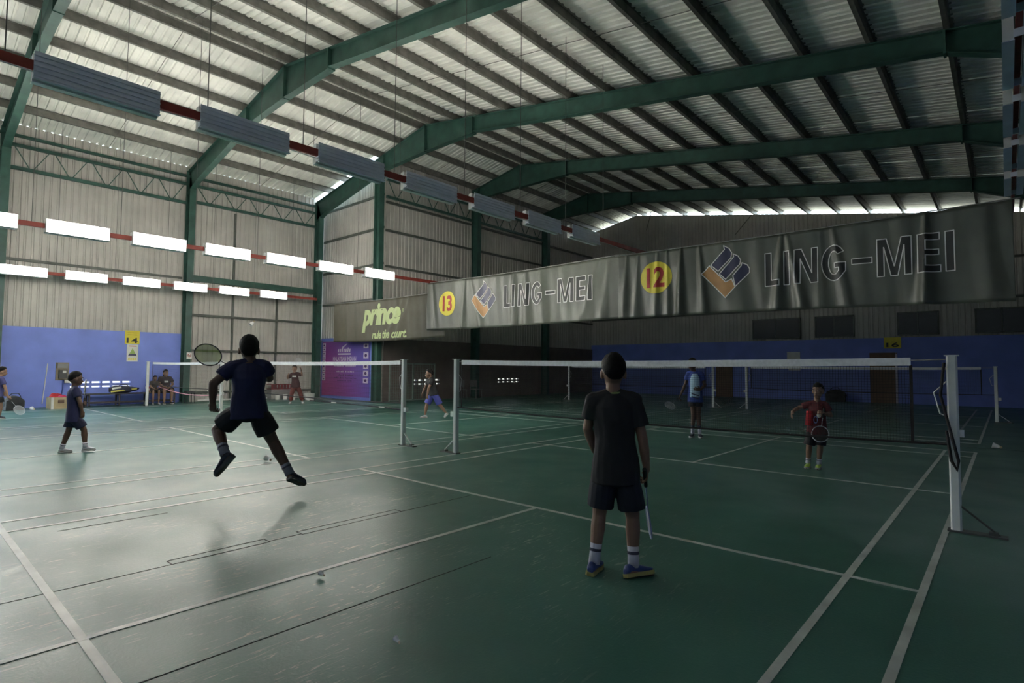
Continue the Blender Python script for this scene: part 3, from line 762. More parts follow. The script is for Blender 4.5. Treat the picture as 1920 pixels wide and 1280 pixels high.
# cardboard box with red cloth
r = empty('cardboard_box', (-18.75, -2.36, 0), .1, 'open cardboard box on the floor by the blue wall', 'box')
mb = MB(); a, b, h, t = .24, .24, .36, .008
mb.box(-a, a, -b, -b+t, 0, h); mb.box(-a, a, b-t, b, 0, h); mb.box(-a, -a+t, -b+t, b-t, 0, h); mb.box(a-t, a, -b+t, b-t, 0, h); mb.box(-a, a, -b, b, 0, t); mb.build('carton', m_card, r)
MB().box(a, a+.004, -.08, .08, .18, .28).build('printed_mark', mat('brown_print', (.10, .06, .04), .7), r)
MB().box(a-.01, a+.006, -b-.004, -b+.06, 0, h).build('edge_tape', m_signw, r)
mb = MB()
for k in range(9): mb.sph((random.uniform(-.14, .14), random.uniform(-.15, .15), .33+random.uniform(0, .12)), (random.uniform(.06, .1),)*2+(random.uniform(.05, .08),))
o = organic(mb, 'red_cloth', mat('red_cloth_fabric', (.50, .03, .035), .8, 0, .2), None, .012, 3, .02, 14); o.location = (-18.75, -2.38, 0)
tag(o, 'crumpled red cloth heaped in the cardboard box', 'cloth')
o = organic(MB().sph((0, .08, .37), (.10, .11, .06)), 'pink_cloth', mat('pink_cloth_fabric', (.65, .06, .14), .8), None, .012, 2, .012, 18); o.location = (-18.62, -2.38, 0)
tag(o, 'bright pink cloth on top of the red heap in the box', 'cloth')
# sports bag by the wall
mb = MB().sph((0, 0, .22), (.20, .26, .22)).box(-.16, .16, -.22, .22, .01, .3)
r = empty('sports_bag', (-18.75, -3.42, 0), .2, 'dark bulky sports bag on the floor beside the left player', 'bag')
organic(mb, 'bag_body', mat('dark_bag_fabric', (.030, .032, .036), .7, 0, .2), r, .015, 4, .01, 8)
MB().path([(.05, -.15, .40), (.10, -.08, .50), (.10, .08, .50), (.05, .15, .40)], .012, 6).build('handle', m_black, r)
# bench
m_bench = mat('dark_bench_timber', (.045, .042, .050), .6, 0, .2, 8)
r = empty('bench', (-19.2, -.28, 0), 0, 'long dark slatted bench along the foot of the blue wall', 'bench')
for k in range(3): MB().box(-.24+k*.165, -.24+k*.165+.15, -1.35, 1.35, .385, .42).build('slat', m_bench, r)
for y in (-1.25, -.42, .42, 1.25):
    for x in (-.20, .20): MB().box(x-.022, x+.022, y-.022, y+.022, 0, .385).build('leg', m_bench, r)
    MB().box(-.2, .2, y-.02, y+.02, .34, .385).build('cross_bar', m_bench, r)
for x in (-.20, .20): MB().box(x-.018, x+.018, -1.25, 1.25, .10, .14).build('stretcher', m_bench, r)
r = empty('metal_stool', (-18.95, 1.45, 0), 0, 'small dark metal stool frame beside the seated adult', 'stool')
for x in (-.14, .14):
    for y in (-.12, .12): MB().tube((x, y, 0), (x*.9, y*.9, .40), .012, None, 6).build('leg', m_bench, r)
MB().box(-.16, .16, -.14, .14, .40, .425).build('seat', m_bench, r)
# racket bag on the bench
r = empty('racket_bag', (-19.15, -.55, .42), 0, 'black and yellow racket bag lying on the bench', 'bag')
mb = MB().ell([((0, -.42, .12), (.05, 0, 0), (0, 0, .08)), ((0, -.25, .13), (.13, 0, 0), (0, 0, .125)), ((0, .1, .12), (.15, 0, 0), (0, 0, .115)), ((0, .38, .13), (.08, 0, 0), (0, 0, .06)), ((0, .46, .15), (.03, 0, 0), (0, 0, .03))])
organic(mb, 'bag_body', mat('dark_navy_bag', (.025, .028, .06), .6, 0, .2), r, .012, 3, .006, 10)
MB().bar((.155, -.40, .05), (.10, .36, .15), .02, .05).build('yellow_panel', mat('yellow_panel', (.55, .48, .10), .6), r)
MB().bar((.13, -.36, .16), (.13, -.10, .20), .02, .06).build('white_panel', m_signw, r)
MB().path([(.08, -.2, .22), (.1, -.1, .30), (.1, .05, .29), (.08, .12, .22)], .012, 6).build('strap', m_black, r)
def bottle(name, label, loc, rad, h, mb_, mc):
    r = empty(name, loc, 0, label, 'bottle')
    n = 14; prof = [(0, rad*.95), (.02, rad), (h*.6, rad), (h*.72, rad*.85), (h*.82, rad*.4), (h*.86, rad*.38)]
    MB().loft([[(q*math.cos(2*PI*k/n), q*math.sin(2*PI*k/n), z) for k in range(n)] for z, q in prof]).build('body', mb_, r, True)
    MB().tube((0, 0, h*.86), (0, 0, h), rad*.45, None, 12).build('cap', mc, r)
    MB().tube((0, 0, h*.25), (0, 0, h*.5), rad*1.02, None, 14).build('label_band', m_signw, r)
m_rb = mat('red_bottle_plastic', (.45, .03, .05), .3)
bottle('drink_bottle', 'red drink bottle standing on the bench', (-19.12, .16, .42), .055, .27, m_rb, m_signw)
bottle('drink_bottle', 'clear plastic water bottle standing beside the red bottle', (-19.12, .30, .42), .038, .30, mat('clear_bottle_plastic', (.40, .44, .52), .15), m_rb)
tag(MB().box(-.05, .05, -.10, .10, 0, .03).build('paper_pad', m_card, None, loc=(-19.02, .27, .42)), 'flat tan packet on the bench in front of the bottles', 'packet')
# pink tape sagging from the seated child to the post
tag(MB().path([(-18.55+.0+6.15*t, .35-.30*t, .62-.10*t-.12*math.sin(PI*t)+.06*t) for t in [i/16 for i in range(17)]], .014, 6).build('pink_rope', mat('pink_rope_fibre', (.62, .28, .34), .7)),
    'sagging pink rope stretched from the seated child to the net post', 'rope')
# white threshold pipe and rope of rags at the far sideline
tag(MB().tube((-19.45, 1.9, .06), (-19.45, 6.3, .06), .03, None, 8).build('floor_pipe', m_white), 'long white pipe lying at the foot of the sheet door', 'pipe')
r = empty('floor_rope', (-14.5, 5.2, .0), 0, 'rope of dark and white rags lying on the floor by the poster wall', 'rope')
P = [(-18.6, 5.55), (-17.2, 5.22), (-16, 5.25), (-14.9, 5.22), (-13.8, 5.18), (-12.7, 5.1), (-11.6, 4.98), (-10.6, 4.85)]
m_rag = mat('dark_rag', (.05, .05, .06), .8)
for (a, b), (c, d) in zip(P[:-1], P[1:]):
    n = 3
    for k in range(n):
        u0, u1 = k/n, (k+.97)/n
        p0 = (a+(c-a)*u0+14.5, b+(d-b)*u0-5.2, .025); p1 = (a+(c-a)*u1+14.5, b+(d-b)*u1-5.2, .025)
        MB().tube(p0, p1, .024, .02, 6).build('rag', m_signw if random.random() < .42 else m_rag, r)
# buckets, crate, bin
def bucket(label, loc, rad, h, m, group=None):
    r = empty('bucket', loc, 0, label, 'bucket', group); n = 16
    mb = MB().loft([[(q*math.cos(2*PI*k/n), q*math.sin(2*PI*k/n), z) for k in range(n)] for z, q in ((0, rad*.8), (h, rad), (h, rad*.93), (.02, rad*.74))]); mb.build('pail', m, r, False)
    MB().path([(rad*math.cos(t), 0, h-.01+.05*math.sin(t)*0+rad*.5*math.sin(t)) for t in [PI*k/10 for k in range(11)]], .005, 5).build('handle', m_wire, r)
m_bk = mat('white_bucket_plastic', (.74, .73, .68), .4)
bucket('small white bucket left of the player in dark red, farthest left', (-18.95, 4.75, 0), .10, .20, m_bk, 'white buckets')
bucket('small white bucket left of the player in dark red, middle one', (-18.8, 5.0, 0), .09, .22, m_bk, 'white buckets')
bucket('small white bucket touching the dark red trouser leg', (-18.4, 5.12, 0), .11, .22, m_bk, 'white buckets')
bucket('wide white bucket right of the player in dark red', (-17.75, 5.5, 0), .21, .28, m_bk, 'white buckets')
r = empty('plastic_crate', (-19.3, 5.0, 0), 0, 'red plastic crate stacked on grey bin against the sheet door', 'crate')
m_cr = mat('red_crate_plastic', (.16, .02, .02), .5)
MB().box(-.2, .2, -.45, .45, 0, .42).build('grey_bin', m_gr, r)
for k in range(7):
    MB().box(.19, .205, -.45+k*.135, -.45+k*.135+.09, .42, .62).build('slat', m_cr, r)
for z in (.42, .60): MB().box(-.2, .2, -.46, .46, z, z+.03).build('rim', m_cr, r)
# wire mesh gate and chairs by the narrowed wall
m_gate = mat('grey_green_gate', (.20, .26, .23), .5, 0, .1)
r = empty('mesh_gate', (XF+.35, 8.3, 0), 0, 'grey wire mesh gate against the dark wall behind the lunging player', 'gate')
for y0, y1 in ((-1.15, 0.0), (.02, 1.15)):
    for a, b in (((0, y0, .05), (0, y1, .05)), ((0, y0, 1.50), (0, y1, 1.50)), ((0, y0, .0), (0, y0, 1.53)), ((0, y1, .0), (0, y1, 1.53))): MB().bar(a, b, .045, .045).build('frame_bar', m_gate, r)
    mb = MB()
    for k in range(1, 12): mb.bar((0, y0+(y1-y0)*k/12, .05), (0, y0+(y1-y0)*k/12, 1.5), .007, .007)
    for k in range(1, 14): mb.bar((0, y0, .05+1.45*k/14), (0, y1, .05+1.45*k/14), .007, .007)
    o = mb.build('wire_infill', m_gate, r); o['kind'] = 'stuff'
def chair(label, loc, rz):
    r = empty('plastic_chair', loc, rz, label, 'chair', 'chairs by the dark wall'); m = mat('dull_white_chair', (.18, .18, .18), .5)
    MB().box(-.2, .2, -.2, .2, .40, .43).build('seat', m, r)
    MB().box(-.2, .2, .18, .21, .52, .82).build('backrest', m, r)
    for x in (-.18, .18):
        MB().tube((x, -.18, 0), (x*.9, -.16, .40), .014, None, 6).build('leg', m, r); MB().tube((x, .22, 0), (x*.95, .19, .60), .014, None, 6).build('leg', m, r)
chair('dim white plastic chair by the dark wall, nearer the gate', (-14.2, 10.6, 0), 1.2); chair('dim white plastic chair by the dark wall, farther from the gate', (-14.2, 11.5, 0), 1.5)
# back wall items
m_doorb = mat('brown_door', (.16, .09, .05), .6, 0, .15)
d = empty('door_1', (-.42, YB-.02, 0)); d['kind'] = 'structure'
MB().box(-.42, .42, -.02, .02, 0, 2.06).build('door_leaf', m_doorb, d); MB().box(-.49, -.42, -.03, .03, 0, 2.12).build('door_frame', m_doorb, d); MB().box(.42, .49, -.03, .03, 0, 2.12).build('door_frame', m_pw, d); MB().box(-.49, .49, -.03, .03, 2.06, 2.12).build('door_frame', m_doorb, d)
MB().sph((.34, -.05, 1.0), (.03, .03, .03)).build('door_handle', m_wire, d)
d = empty('door_2', (-7.15, YB-.02, 0)); d['kind'] = 'structure'
MB().box(-.42, .42, -.02, .02, 0, 1.75).build('door_leaf', m_doorb, d); MB().box(-.47, .47, -.03, .03, 1.75, 1.80).build('door_frame', m_doorb, d); MB().sph((.34, -.05, .95), (.03, .03, .03)).build('door_handle', m_wire, d)
r = empty('wall_notice', (-3.92, YB-.01, 1.35), 0, 'faint pale notice boards on the dark blue back wall', 'notice')
MB().box(-.28, .28, -.02, 0, .42, .86).build('sheet', m_signw, r); MB().box(-.22, .28, -.02, 0, 0, .36).build('sheet', m_signw, r)
r = empty('court_sign', (-.08, YB-.01, 2.30), 0, 'dim yellow court number sign 16 above the brown back door', 'sign')
MB().box(-.30, .30, -.02, 0, 0, .46).build('board', m_yel, r)
vs, fs, es = text_mesh('16', offset=.02); mb = filled(fit(vs, -.22, .22, .05, .24), fs, 9); mb.v = [(x, -.024, y) for x, y, _ in mb.v]; mb.build('lettering', m_black, r)
m_dkw = mat('dark_window_glass', (.012, .013, .015), .3)
for i, (x0, x1) in enumerate(((-5.75, -3.6), (-3.0, -1.45), (.1, 1.5), (2.6, 4.2))):
    w = empty('window_%d' % (i+1), ((x0+x1)/2, YB-.01, 2.83)); w['kind'] = 'structure'; h = (x1-x0)/2
    MB().box(-h, h, -.01, .03, .05, .92).build('pane', m_dkw, w)
    for a, b in ((-h, -h+.05), (h-.05, h), (-.025, .025)): MB().box(a, b, -.03, .0, 0, .96).build('window_frame', m_girt, w)
    for a, b in ((0, .05), (.91, .96)): MB().box(-h, h, -.03, .0, a, b).build('window_frame', m_girt, w)
mb = MB().sph((0, 0, .28), (.42, .25, .26)).box(-.36, .36, -.2, .2, .01, .35)
r = empty('equipment_bag', (-2.1, 21.4, 0), 0, 'black equipment bag against the dark blue back wall', 'bag')
organic(mb, 'bag_body', m_black, r, .02, 4); MB().path([(-.2, -.1, .5), (-.1, -.1, .62), (.1, -.1, .62), (.2, -.1, .5)], .014, 6).build('handle', m_black, r)

# ------------------------------------------------------------------ shuttlecocks
m_feather = mat('white_feather', (.80, .80, .78), .6); m_cork = mat('cork', (.55, .45, .30), .7)
def shuttle(label, loc, rot, sc=1.0):
    r = empty('shuttlecock', loc, 0, label, 'shuttlecock', 'shuttlecocks'); r.rotation_euler = rot; r.scale = (sc,)*3
    mb = MB(); n = 16
    for k in range(n):
        t = 2*PI*k/n; d = V((math.cos(t), math.sin(t), 0)); s_ = V((-math.sin(t), math.cos(t), 0))
        a = d*.013+V((0, 0, .012)); b = d*.026+V((0, 0, .055)); c = d*.034+V((0, 0, .08))
        mb.add([a-s_*.0015, a+s_*.0015, b+s_*.0065, c+s_*.005, c-s_*.005, b-s_*.0065], [(0, 1, 2, 5), (5, 2, 3, 4)])
    mb.build('feathers', m_feather, r)
    MB().sph((0, 0, 0), (.0135, .0135, .014)).build('cork_tip', m_cork, r, True)
    MB().path([(.02*math.cos(2*PI*k/16), .02*math.sin(2*PI*k/16), .035) for k in range(17)], .0012, 4).build('thread_ring', m_feather, r)
shuttle('white shuttlecock on the floor below the jumping player\'s bent knee', (-4.41, -2.38, .032), (PI/2-.25, 0, -1.3), 1.15)
shuttle('tiny white shuttlecock on the scuffed floor left of the centre line', (.149, -4.173, .020), (PI/2-.25, 0, -1.4), .5)
shuttle('tiny white shuttlecock on the dark floor near the bottom centre', (1.217, -4.387, .018), (PI/2-.25, 0, -1.7), .45)
shuttle('white shuttlecock on the dark floor beyond the right post', (3.365, 6.952, .034), (PI/2-.25, 0, -1.6), 1.5)
shuttle('white shuttlecock on the floor below the blue wall, left of the box', (-18.3, -3.0, .034), (PI/2-.25, 0, -1.2), 1.6)
shuttle('white shuttlecock flying above the jumping player\'s head', (-5.59, -2.15, 2.08), (2.4, .3, .5), 1.1)

# ------------------------------------------------------------------ people
SKIN_D = mat('brown_skin', (.115, .062, .042), .5, 0, .08, 12); SKIN_L = mat('tan_skin', (.26, .15, .10), .5, 0, .08, 12)
HAIR = mat('black_hair', (.007, .006, .006), .65, 0, .2, 60, .4, 120, .2)
m_eye = mat('dark_eye', (.015, .010, .010), .2); m_eyew = mat('eye_white', (.55, .52, .50), .4); m_lip = mat('lips', (.16, .065, .055), .5)
def lerp(a, b, t): return a+(b-a)*t
def hand(mb, wr, d, side, pal, s, curl, thumb_side, spread=.12):
    """palm + five fingers; d: forearm dir, side: across the palm, pal: palm normal (fingers curl towards it)"""
    d, side, pal = d.normalized(), side.normalized(), pal.normalized()
    L = .075*s
    mb.loft([[V(wr)+d*t+side*(w*a)+pal*(h*b) for a, b in ((-1,-.6),(-.6,-1),(.6,-1),(1,-.6),(1,.6),(.6,1),(-.6,1),(-1,.6))] for t, w, h in ((-.01*s, .022*s, .017*s), (.03*s, .034*s, .015*s), (L, .038*s, .013*s), (L+.008*s, .034*s, .010*s))])
    for i, (k, ln) in enumerate(((-1.5, .85), (-.5, .98), (.5, 1.0), (1.5, .88))):
        p = V(wr)+d*L+side*(k*.0215*s); dd = (d+side*(k*spread*.35)).normalized(); seg = [.036*s*ln, .024*s*ln, .019*s*ln]; r = .0088*s
        ang = 0
        for q, l in enumerate(seg):
            ang += curl*(.75 if q == 0 else 1.0)
            v = (dd*math.cos(ang)+pal*math.sin(ang)).normalized(); e = p+v*l
            mb.cap(p, e, r, r*.9, 8); p = e; r *= .9
    b0 = V(wr)+d*.022*s+side*(thumb_side*.028*s); t1 = (d*.65+side*thumb_side*.6+pal*.45).normalized(); p1 = b0+t1*.034*s
    mb.cap(b0, p1, .0115*s, .0100*s, 8); t2 = (d*.8+side*thumb_side*.05+pal*(.3+.5*min(curl, 1))).normalized(); mb.cap(p1, p1+t2*.030*s, .0098*s, .0082*s, 8)
def person(label, base, rz, J, face, s, skin, shirt, shorts, shoe, sole, sock=None, voxel=.009, bulk=1.0, short_len=.72, sleeve=.62, hem=-.10, hair=True, eyes=True, curlL=.35, curlR=.35,
           sock_h=.10, pants=False, hair_back=.62, hs=1.2, group='people in the hall', long_hair=False, fold=.007, collar=None, headup=None, zbase=0):
    r = empty('person', (base[0], base[1], zbase), rz, label, 'person', group)
    J = {k: V(v) for k, v in J.items()}
    F = V((face[0], face[1], face[2] if len(face) > 2 else 0)).normalized(); U = V((0, 0, 1)); U = (U-F*U.dot(F)).normalized(); RS = F.cross(U).normalized()
    S = (J['shL']+J['shR'])/2; P = (J['hipL']+J['hipR'])/2; up = (S-P).normalized(); TL = (S-P).length
    a_s = (J['shR']-J['shL']); ws = a_s.length/2; a_s.normalize(); a_h = (J['hipR']-J['hipL']); hw = a_h.length/2; a_h.normalize()
    b = bulk*s
    def ring(t, w, dp, grow=0):
        c = lerp(P, S, t); a = lerp(a_h, a_s, max(0, min(1, t))).normalized(); a = (a-up*a.dot(up)).normalized(); d = up.cross(a)
        return (c, a*(w+grow), d*(dp+grow))
    def torso(g, t0=-.16):
        R = [ring(-.16, hw+.030*s, .060*b, g), ring(0, hw+.055*s, .090*b, g), ring(.22, hw+.045*s, .085*b, g), ring(.45, max(ws*.80, hw*.9), .086*b, g), ring(.72, ws*.94, .100*b, g), ring(.90, ws*.96, .088*b, g), ring(1.00, ws*.80, .068*b, g), ring(1.09, ws*.40, .050*b, g*.5)]
        return R
    # ---- body
    mb = MB(); mb.ell(torso(0))
    H = J['head']; nb = J['neck']; s0 = s; s = s*hs; H = H-U*.012*s
    mb.sph(H+U*.010*s-F*.008*s, (.073*s, .090*s, .098*s), (RS, F, U), 16, 12)
    mb.sph(H-U*.052*s+F*.020*s, (.055*s, .066*s, .062*s), (RS, F, U))
    mb.cap(H-U*.03*s+F*.088*s, H-U*.018*s*2+F*.094*s-U*.004, .011*s, .014*s, 8)
    mb.sph(H-U*.085*s+F*.058*s, (.026*s, .024*s, .020*s), (RS, F, U))
    for k in (-1, 1): mb.sph(H+RS*(k*.074*s)-U*.018*s-F*.008*s, (.012*s, .022*s, .032*s), (RS, F, U))
    s = s0
    mb.cap(H-U*.05*s-F*.020*s, nb, .050*s, .054*s); mb.cap(nb, lerp(P, S, .93), .055*s, .06*s)
    for q in 'LR':
        sh, el, wr = J['sh'+q], J['el'+q], J['wr'+q]; mb.cap(lerp(S, nb, .45), sh-up*.022*s, .030*b, .036*b)
        mb.cap(sh-up*.008*s, el, .042*b, .037*b); mb.cap(el, lerp(el, wr, .35), .037*b, .038*b); mb.cap(lerp(el, wr, .35), wr, .038*b, .025*b)
        fd = (wr-el).normalized(); hd = (J['ha'+q]-wr).normalized() if 'ha'+q in J and (J['ha'+q]-wr).length > .02 else fd
        pal = J.get('pal'+q, None)
        if pal is None:
            inw = ((P+S)/2-wr); inw = inw-hd*inw.dot(hd); pal = inw if inw.length > .02 else F
        pal = (pal-hd*pal.dot(hd)).normalized(); side = hd.cross(pal)
        ts = 1 if side.dot(F+U*.3) > 0 else -1
        hand(mb, wr, hd, side, pal, s*1.05, curlL if q == 'L' else curlR, ts)
        hp, kn, an = J['hip'+q], J['kn'+q], J['an'+q]
        mb.cap(hp, kn, .078*b, .052*b); mb.cap(kn, lerp(kn, an, .3), .050*b, .054*b); mb.cap(lerp(kn, an, .3), an, .054*b, .033*b)
        mb.cap(J['he'+q]+(an-J['he'+q])*.35, J['to'+q], .032*s, .022*s)
    organic(mb, 'body', skin, r, voxel, 3)
    # ---- shirt
    mb = MB(); g = .020*s
    R = torso(g)
    low = [ring(hem, hw+.092*s, .114*b, g*.6)] if hem < -.03 else []
    body = low+[ring(0, hw+.088*s, .110*b, g*.5), ring(.22, hw+.074*s, .102*b, g*.6), ring(.45, max(ws*.90, hw+.055*s), .098*b, g*.7), ring(.72, ws*.98, .104*b, g), ring(.90, ws*.98, .092*b, g), ring(1.0, ws*.80, .070*b, g), ring(1.07, ws*.50, .058*b, g*.6)]
    mb.ell(body)
    for q in 'LR':
        sh, el = J['sh'+q], J['el'+q]; e = lerp(sh, el, sleeve); inn = lerp(sh, S, .25)
        mb.path([inn, lerp(inn, sh, .7)-up*.006*s, lerp(sh, e, .35), e], [.052*b, .066*b, .066*b, .068*b], 14); mb.cap(lerp(S, nb, .42), sh-up*.008*s, .050*b, .064*b)
    shp = organic(mb, 'shirt', shirt, r, voxel*1.1, 4, fold*s, 11)
    if collar:
        c = lerp(P, S, 1.075)
        MB().path([c+a_s*(.058*s*math.cos(t))+F*(.055*s*math.sin(t))+U*.012*s for t in [2*PI*k/20 for k in range(21)]], .010*s, 6).build('collar', collar, shp, True)
    # ---- shorts or trousers
    mb = MB(); mb.ell([ring(.12, hw+.040*s, .080*b, .010*s), ring(.0, hw+.052*s, .092*b, .010*s), ring(-.16, hw+.050*s, .085*b, .010*s), ring(-.24, hw+.02*s, .06*b, .0)])
    for q in 'LR':
        hp, kn, an = J['hip'+q], J['kn'+q], J['an'+q]
        if pants: mb.path([hp, lerp(hp, kn, .5), kn, lerp(kn, an, .85)], [.078*b, .092*b, .080*b, .080*b], 14)
        else: mb.path([hp, lerp(hp, kn, short_len*.5), lerp(hp, kn, short_len)], [.078*b, .098*b, .100*b], 14)
    organic(mb, 'trousers' if pants else 'shorts', shorts, r, voxel*1.1, 3, fold*.8*s, 10)
    # ---- shoes, socks
    for q in 'LR':
        he, to, an, kn = J['he'+q], J['to'+q], J['an'+q], J['kn'+q]
        d = (to-he); L = d.length; d.normalize(); u = (an-he); u = (u-d*u.dot(d)).normalized(); sd = d.cross(u)
        h0 = (an-he).dot(u)
        mb = MB(); W_ = .043*s
        prof = [(-.022*s, .55, .045*s), (0, .80, .075*s), (.30*L, .80, .080*s), (.45*L, .86, .066*s), (.70*L, 1.05, .048*s), (.92*L, .95, .036*s), (1.05*L, .5, .026*s)]
        mb.loft([[he+d*t+u*(.012*s)+sd*(W_*w*math.cos(a))+u*(h*.5+h*.5*math.sin(a)) for a in [2*PI*k/14 for k in range(14)]] for t, w, h in prof])
        so = organic(mb, 'shoe', shoe, r, voxel*.9, 2)
        sb = MB(); n = 16; pts = []
        for t, w in ((-.030*s, .45), (-.02*s, .80), (.1*L, .92), (.35*L, .86), (.7*L, 1.12), (.92*L, 1.0), (1.06*L, .55), (1.09*L, .2)): pts.append((t, w))
        ol = [he+d*t+sd*(W_*w) for t, w in pts]+[he+d*t-sd*(W_*w) for t, w in reversed(pts)]
        sb.loft([[p-u*.006*s for p in ol], [p+u*.022*s for p in ol]]); sb.build('sole', sole, so)
        MB().path([he+d*(t*L)+u*(hh*s)+sd*(k*.018*s) for t, hh, k in ((.42, .078, -1), (.48, .076, 1), (.54, .068, -1), (.60, .064, 1), (.66, .056, -1))], .004*s, 5).build('laces', sock or sole, so)
        if sock:
            ax = (kn-an).normalized()
            sk = MB().path([an-ax*.03*s, an+ax*sock_h*.4*s, an+ax*sock_h*s], [.043*s*bulk, .041*s*bulk, .044*s*bulk], 14); sk = sk.build('sock', sock, r, True)
            MB().path([an+ax*sock_h*.52*s, an+ax*sock_h*.70*s], [.0445*s*bulk]*2, 14).build('sock_stripe', mat('sock_stripe', (.06, .06, .10), .7), sk)
    # ---- hair
    s = s0*hs
    if hair:
        c = H+U*.012*s-F*.010*s; n, m = 32, 20; mb = MB(); vs = []; keep = {}
        for i in range(m+1):
            t = PI*i/m
            for k in range(n):
                a = 2*PI*k/n; x, y, z = math.sin(t)*math.cos(a), math.sin(t)*math.sin(a), math.cos(t)
                lim = (.30+.10*max(0, y)) if y > .45 else (.30-(y-.45)*-.56 if y > -.2 else -.06-(-.2-y)*(max(hair_back, .62)*1.75))
                keep[i*n+k] = z > lim
                q = 1+.05*noise.noise(V((x*4, y*4, z*4+s)))+.035*noise.noise(V((x*14, y*14, z*9)))
                q *= .885+.115*min(1, max(0, (z-lim)/.38))
                vs.append(c+RS*(x*.086*s*q)+F*(y*.104*s*q)+U*(z*.116*s*q))
        fs = [(i*n+k, i*n+(k+1) % n, (i+1)*n+(k+1) % n, (i+1)*n+k) for i in range(m) for k in range(n) if keep[i*n+k] and keep[(i+1)*n+k]]
        mb.add(vs, fs); me = mb.mesh('hair')
        bm = bmesh.new(); bm.from_mesh(me); bmesh.ops.delete(bm, geom=[v for v in bm.verts if not v.link_faces], context='VERTS'); bm.to_mesh(me); bm.free()
        me = evaluated(me, [('SOLIDIFY', dict(thickness=.016*s, offset=-1)), ('SUBSURF', dict(levels=1))])
        for p in me.polygons: p.use_smooth = True
        me.name = 'hair'; me.materials.clear(); link('hair', me, HAIR, r)
        if long_hair:
            organic(MB().cap(H-F*.06*s, H-F*.085*s-U*.20*s, .06*s, .045*s), 'long_hair', HAIR, r, .012, 2)
    if eyes:
        for k in (-1, 1):
            e = MB().sph(H+F*.079*s+RS*(k*.030*s)+U*.002*s, (.0115*s, .008*s, .0065*s), (RS, F, U)).build('eye', m_eyew, r, True)
            MB().sph(H+F*.0875*s+RS*(k*.030*s)+U*.002*s, (.0065*s, .004*s, .0065*s), (RS, F, U)).build('iris', m_eye, e, True)
            MB().sph(H+F*.085*s+RS*(k*.031*s)+U*.024*s, (.018*s, .006*s, .0045*s), (RS, F, U)).build('eyebrow', HAIR, r, True)
        MB().sph(H+F*.083*s-U*.062*s, (.021*s, .008*s, .007*s), (RS, F, U)).build('mouth', m_lip, r, True)
    return r
def fab(name, col, rough=.75): return mat(name, col, rough, 0, .12, 8, .25, 22)
def racket(label, base, rz, butt, head, normal, frame, strings, rx=.10, ry=.125, group='badminton rackets', th=.0016, spc=.0095, grip=.17):
    r = empty('badminton_racket', base, rz, label, 'racket', group)
    b, h = V(butt), V(head); ax = (h-b).normalized(); n = V(normal); n = (n-ax*n.dot(ax)).normalized(); sd = ax.cross(n)
    fr = MB().path([h+sd*(rx*math.cos(t))+ax*(ry*math.sin(t)) for t in [2*PI*k/40 for k in range(41)]], .0065, 6).build('frame', frame, r, True)
    mb = MB()
    k = -int(rx/spc)
    while k*spc < rx:
        u = k*spc; L = ry*math.sqrt(max(0, 1-(u/rx)**2))
        if L > .01: mb.bar(h+sd*u-ax*L, h+sd*u+ax*L, th, th)
        k += 1
    k = -int(ry/spc)
    while k*spc < ry:
        u = k*spc; L = rx*math.sqrt(max(0, 1-(u/ry)**2))
        if L > .01: mb.bar(h+ax*u-sd*L, h+ax*u+sd*L, th, th)
        k += 1
    o = mb.build('strings', strings, fr); o['kind'] = 'stuff'
    MB().tube(b+ax*grip, h-ax*(ry-.004), .0042, None, 8).build('shaft', frame, r)
    MB().tube(b-ax*.0, b+ax*grip, .0145, .0125, 10).build('grip', m_black, r)
    return r

navy = fab('navy_jersey', (.016, .018, .070)); blackc = fab('black_jersey', (.012, .012, .014)); blk2 = fab('black_shorts_cloth', (.012, .012, .016))
m_shoe_dk = mat('dark_navy_shoe', (.030, .034, .055), .5); m_sole_w = mat('pale_sole', (.42, .42, .40), .6); m_sock_g = mat('grey_sock', (.22, .23, .28), .8); m_sock_w = mat('white_sock', (.62, .60, .66), .8)
m_frame_dk = mat('dark_racket_frame', (.02, .025, .02), .3); m_str_g = mat('lime_strings', (.30, .46, .06), .5); m_str_w = mat('white_strings', (.60, .60, .62), .5); m_frame_w = mat('silver_racket_frame', (.45, .46, .50), .3, .3)
# 1 jumping player
JB = (-2.225, -3.498, 0); JR = 1.1392
J1 = dict(head=(-.155,.05,1.552), neck=(-.138,.02,1.425), shL=(-.300,0,1.352), shR=(-.005,.02,1.365), elL=(-.462,-.05,1.185), wrL=(-.466,-.02,1.000), haL=(-.462,0,.926), palL=(.5,.8,0), elR=(.045,.13,1.235), wrR=(-.150,.30,1.270), haR=(-.24,.32,1.31),
          hipL=(-.225,0,.905), hipR=(-.062,0,.905), knL=(-.425,.15,.715), anL=(-.345,-.05,.510), heL=(-.275,-.10,.455), toL=(-.405,.01,.285), knR=(.090,.06,.590), anR=(.252,-.04,.278), heR=(.265,-.08,.205), toR=(.405,.05,.125))
person('player leaping in mid-air in navy shirt and black shorts, seen from behind', JB, JR, J1, (-.05, 1, .18), 1.0, SKIN_D, navy, blk2, m_shoe_dk, mat('charcoal_sole', (.06, .06, .065), .6), m_sock_g, .0050, 1.13, .70, .58, -.16, eyes=False, curlL=1.05, curlR=1.1, sock_h=.09, hair_back=.7, fold=.010)
racket('lime-strung racket held across by the leaping player', JB, JR, (-.20, .33, 1.285), (-.545, .31, 1.474), (.1, 1, .1), m_frame_dk, m_str_g, .107, .129, th=.0030, spc=.0085, grip=.10)
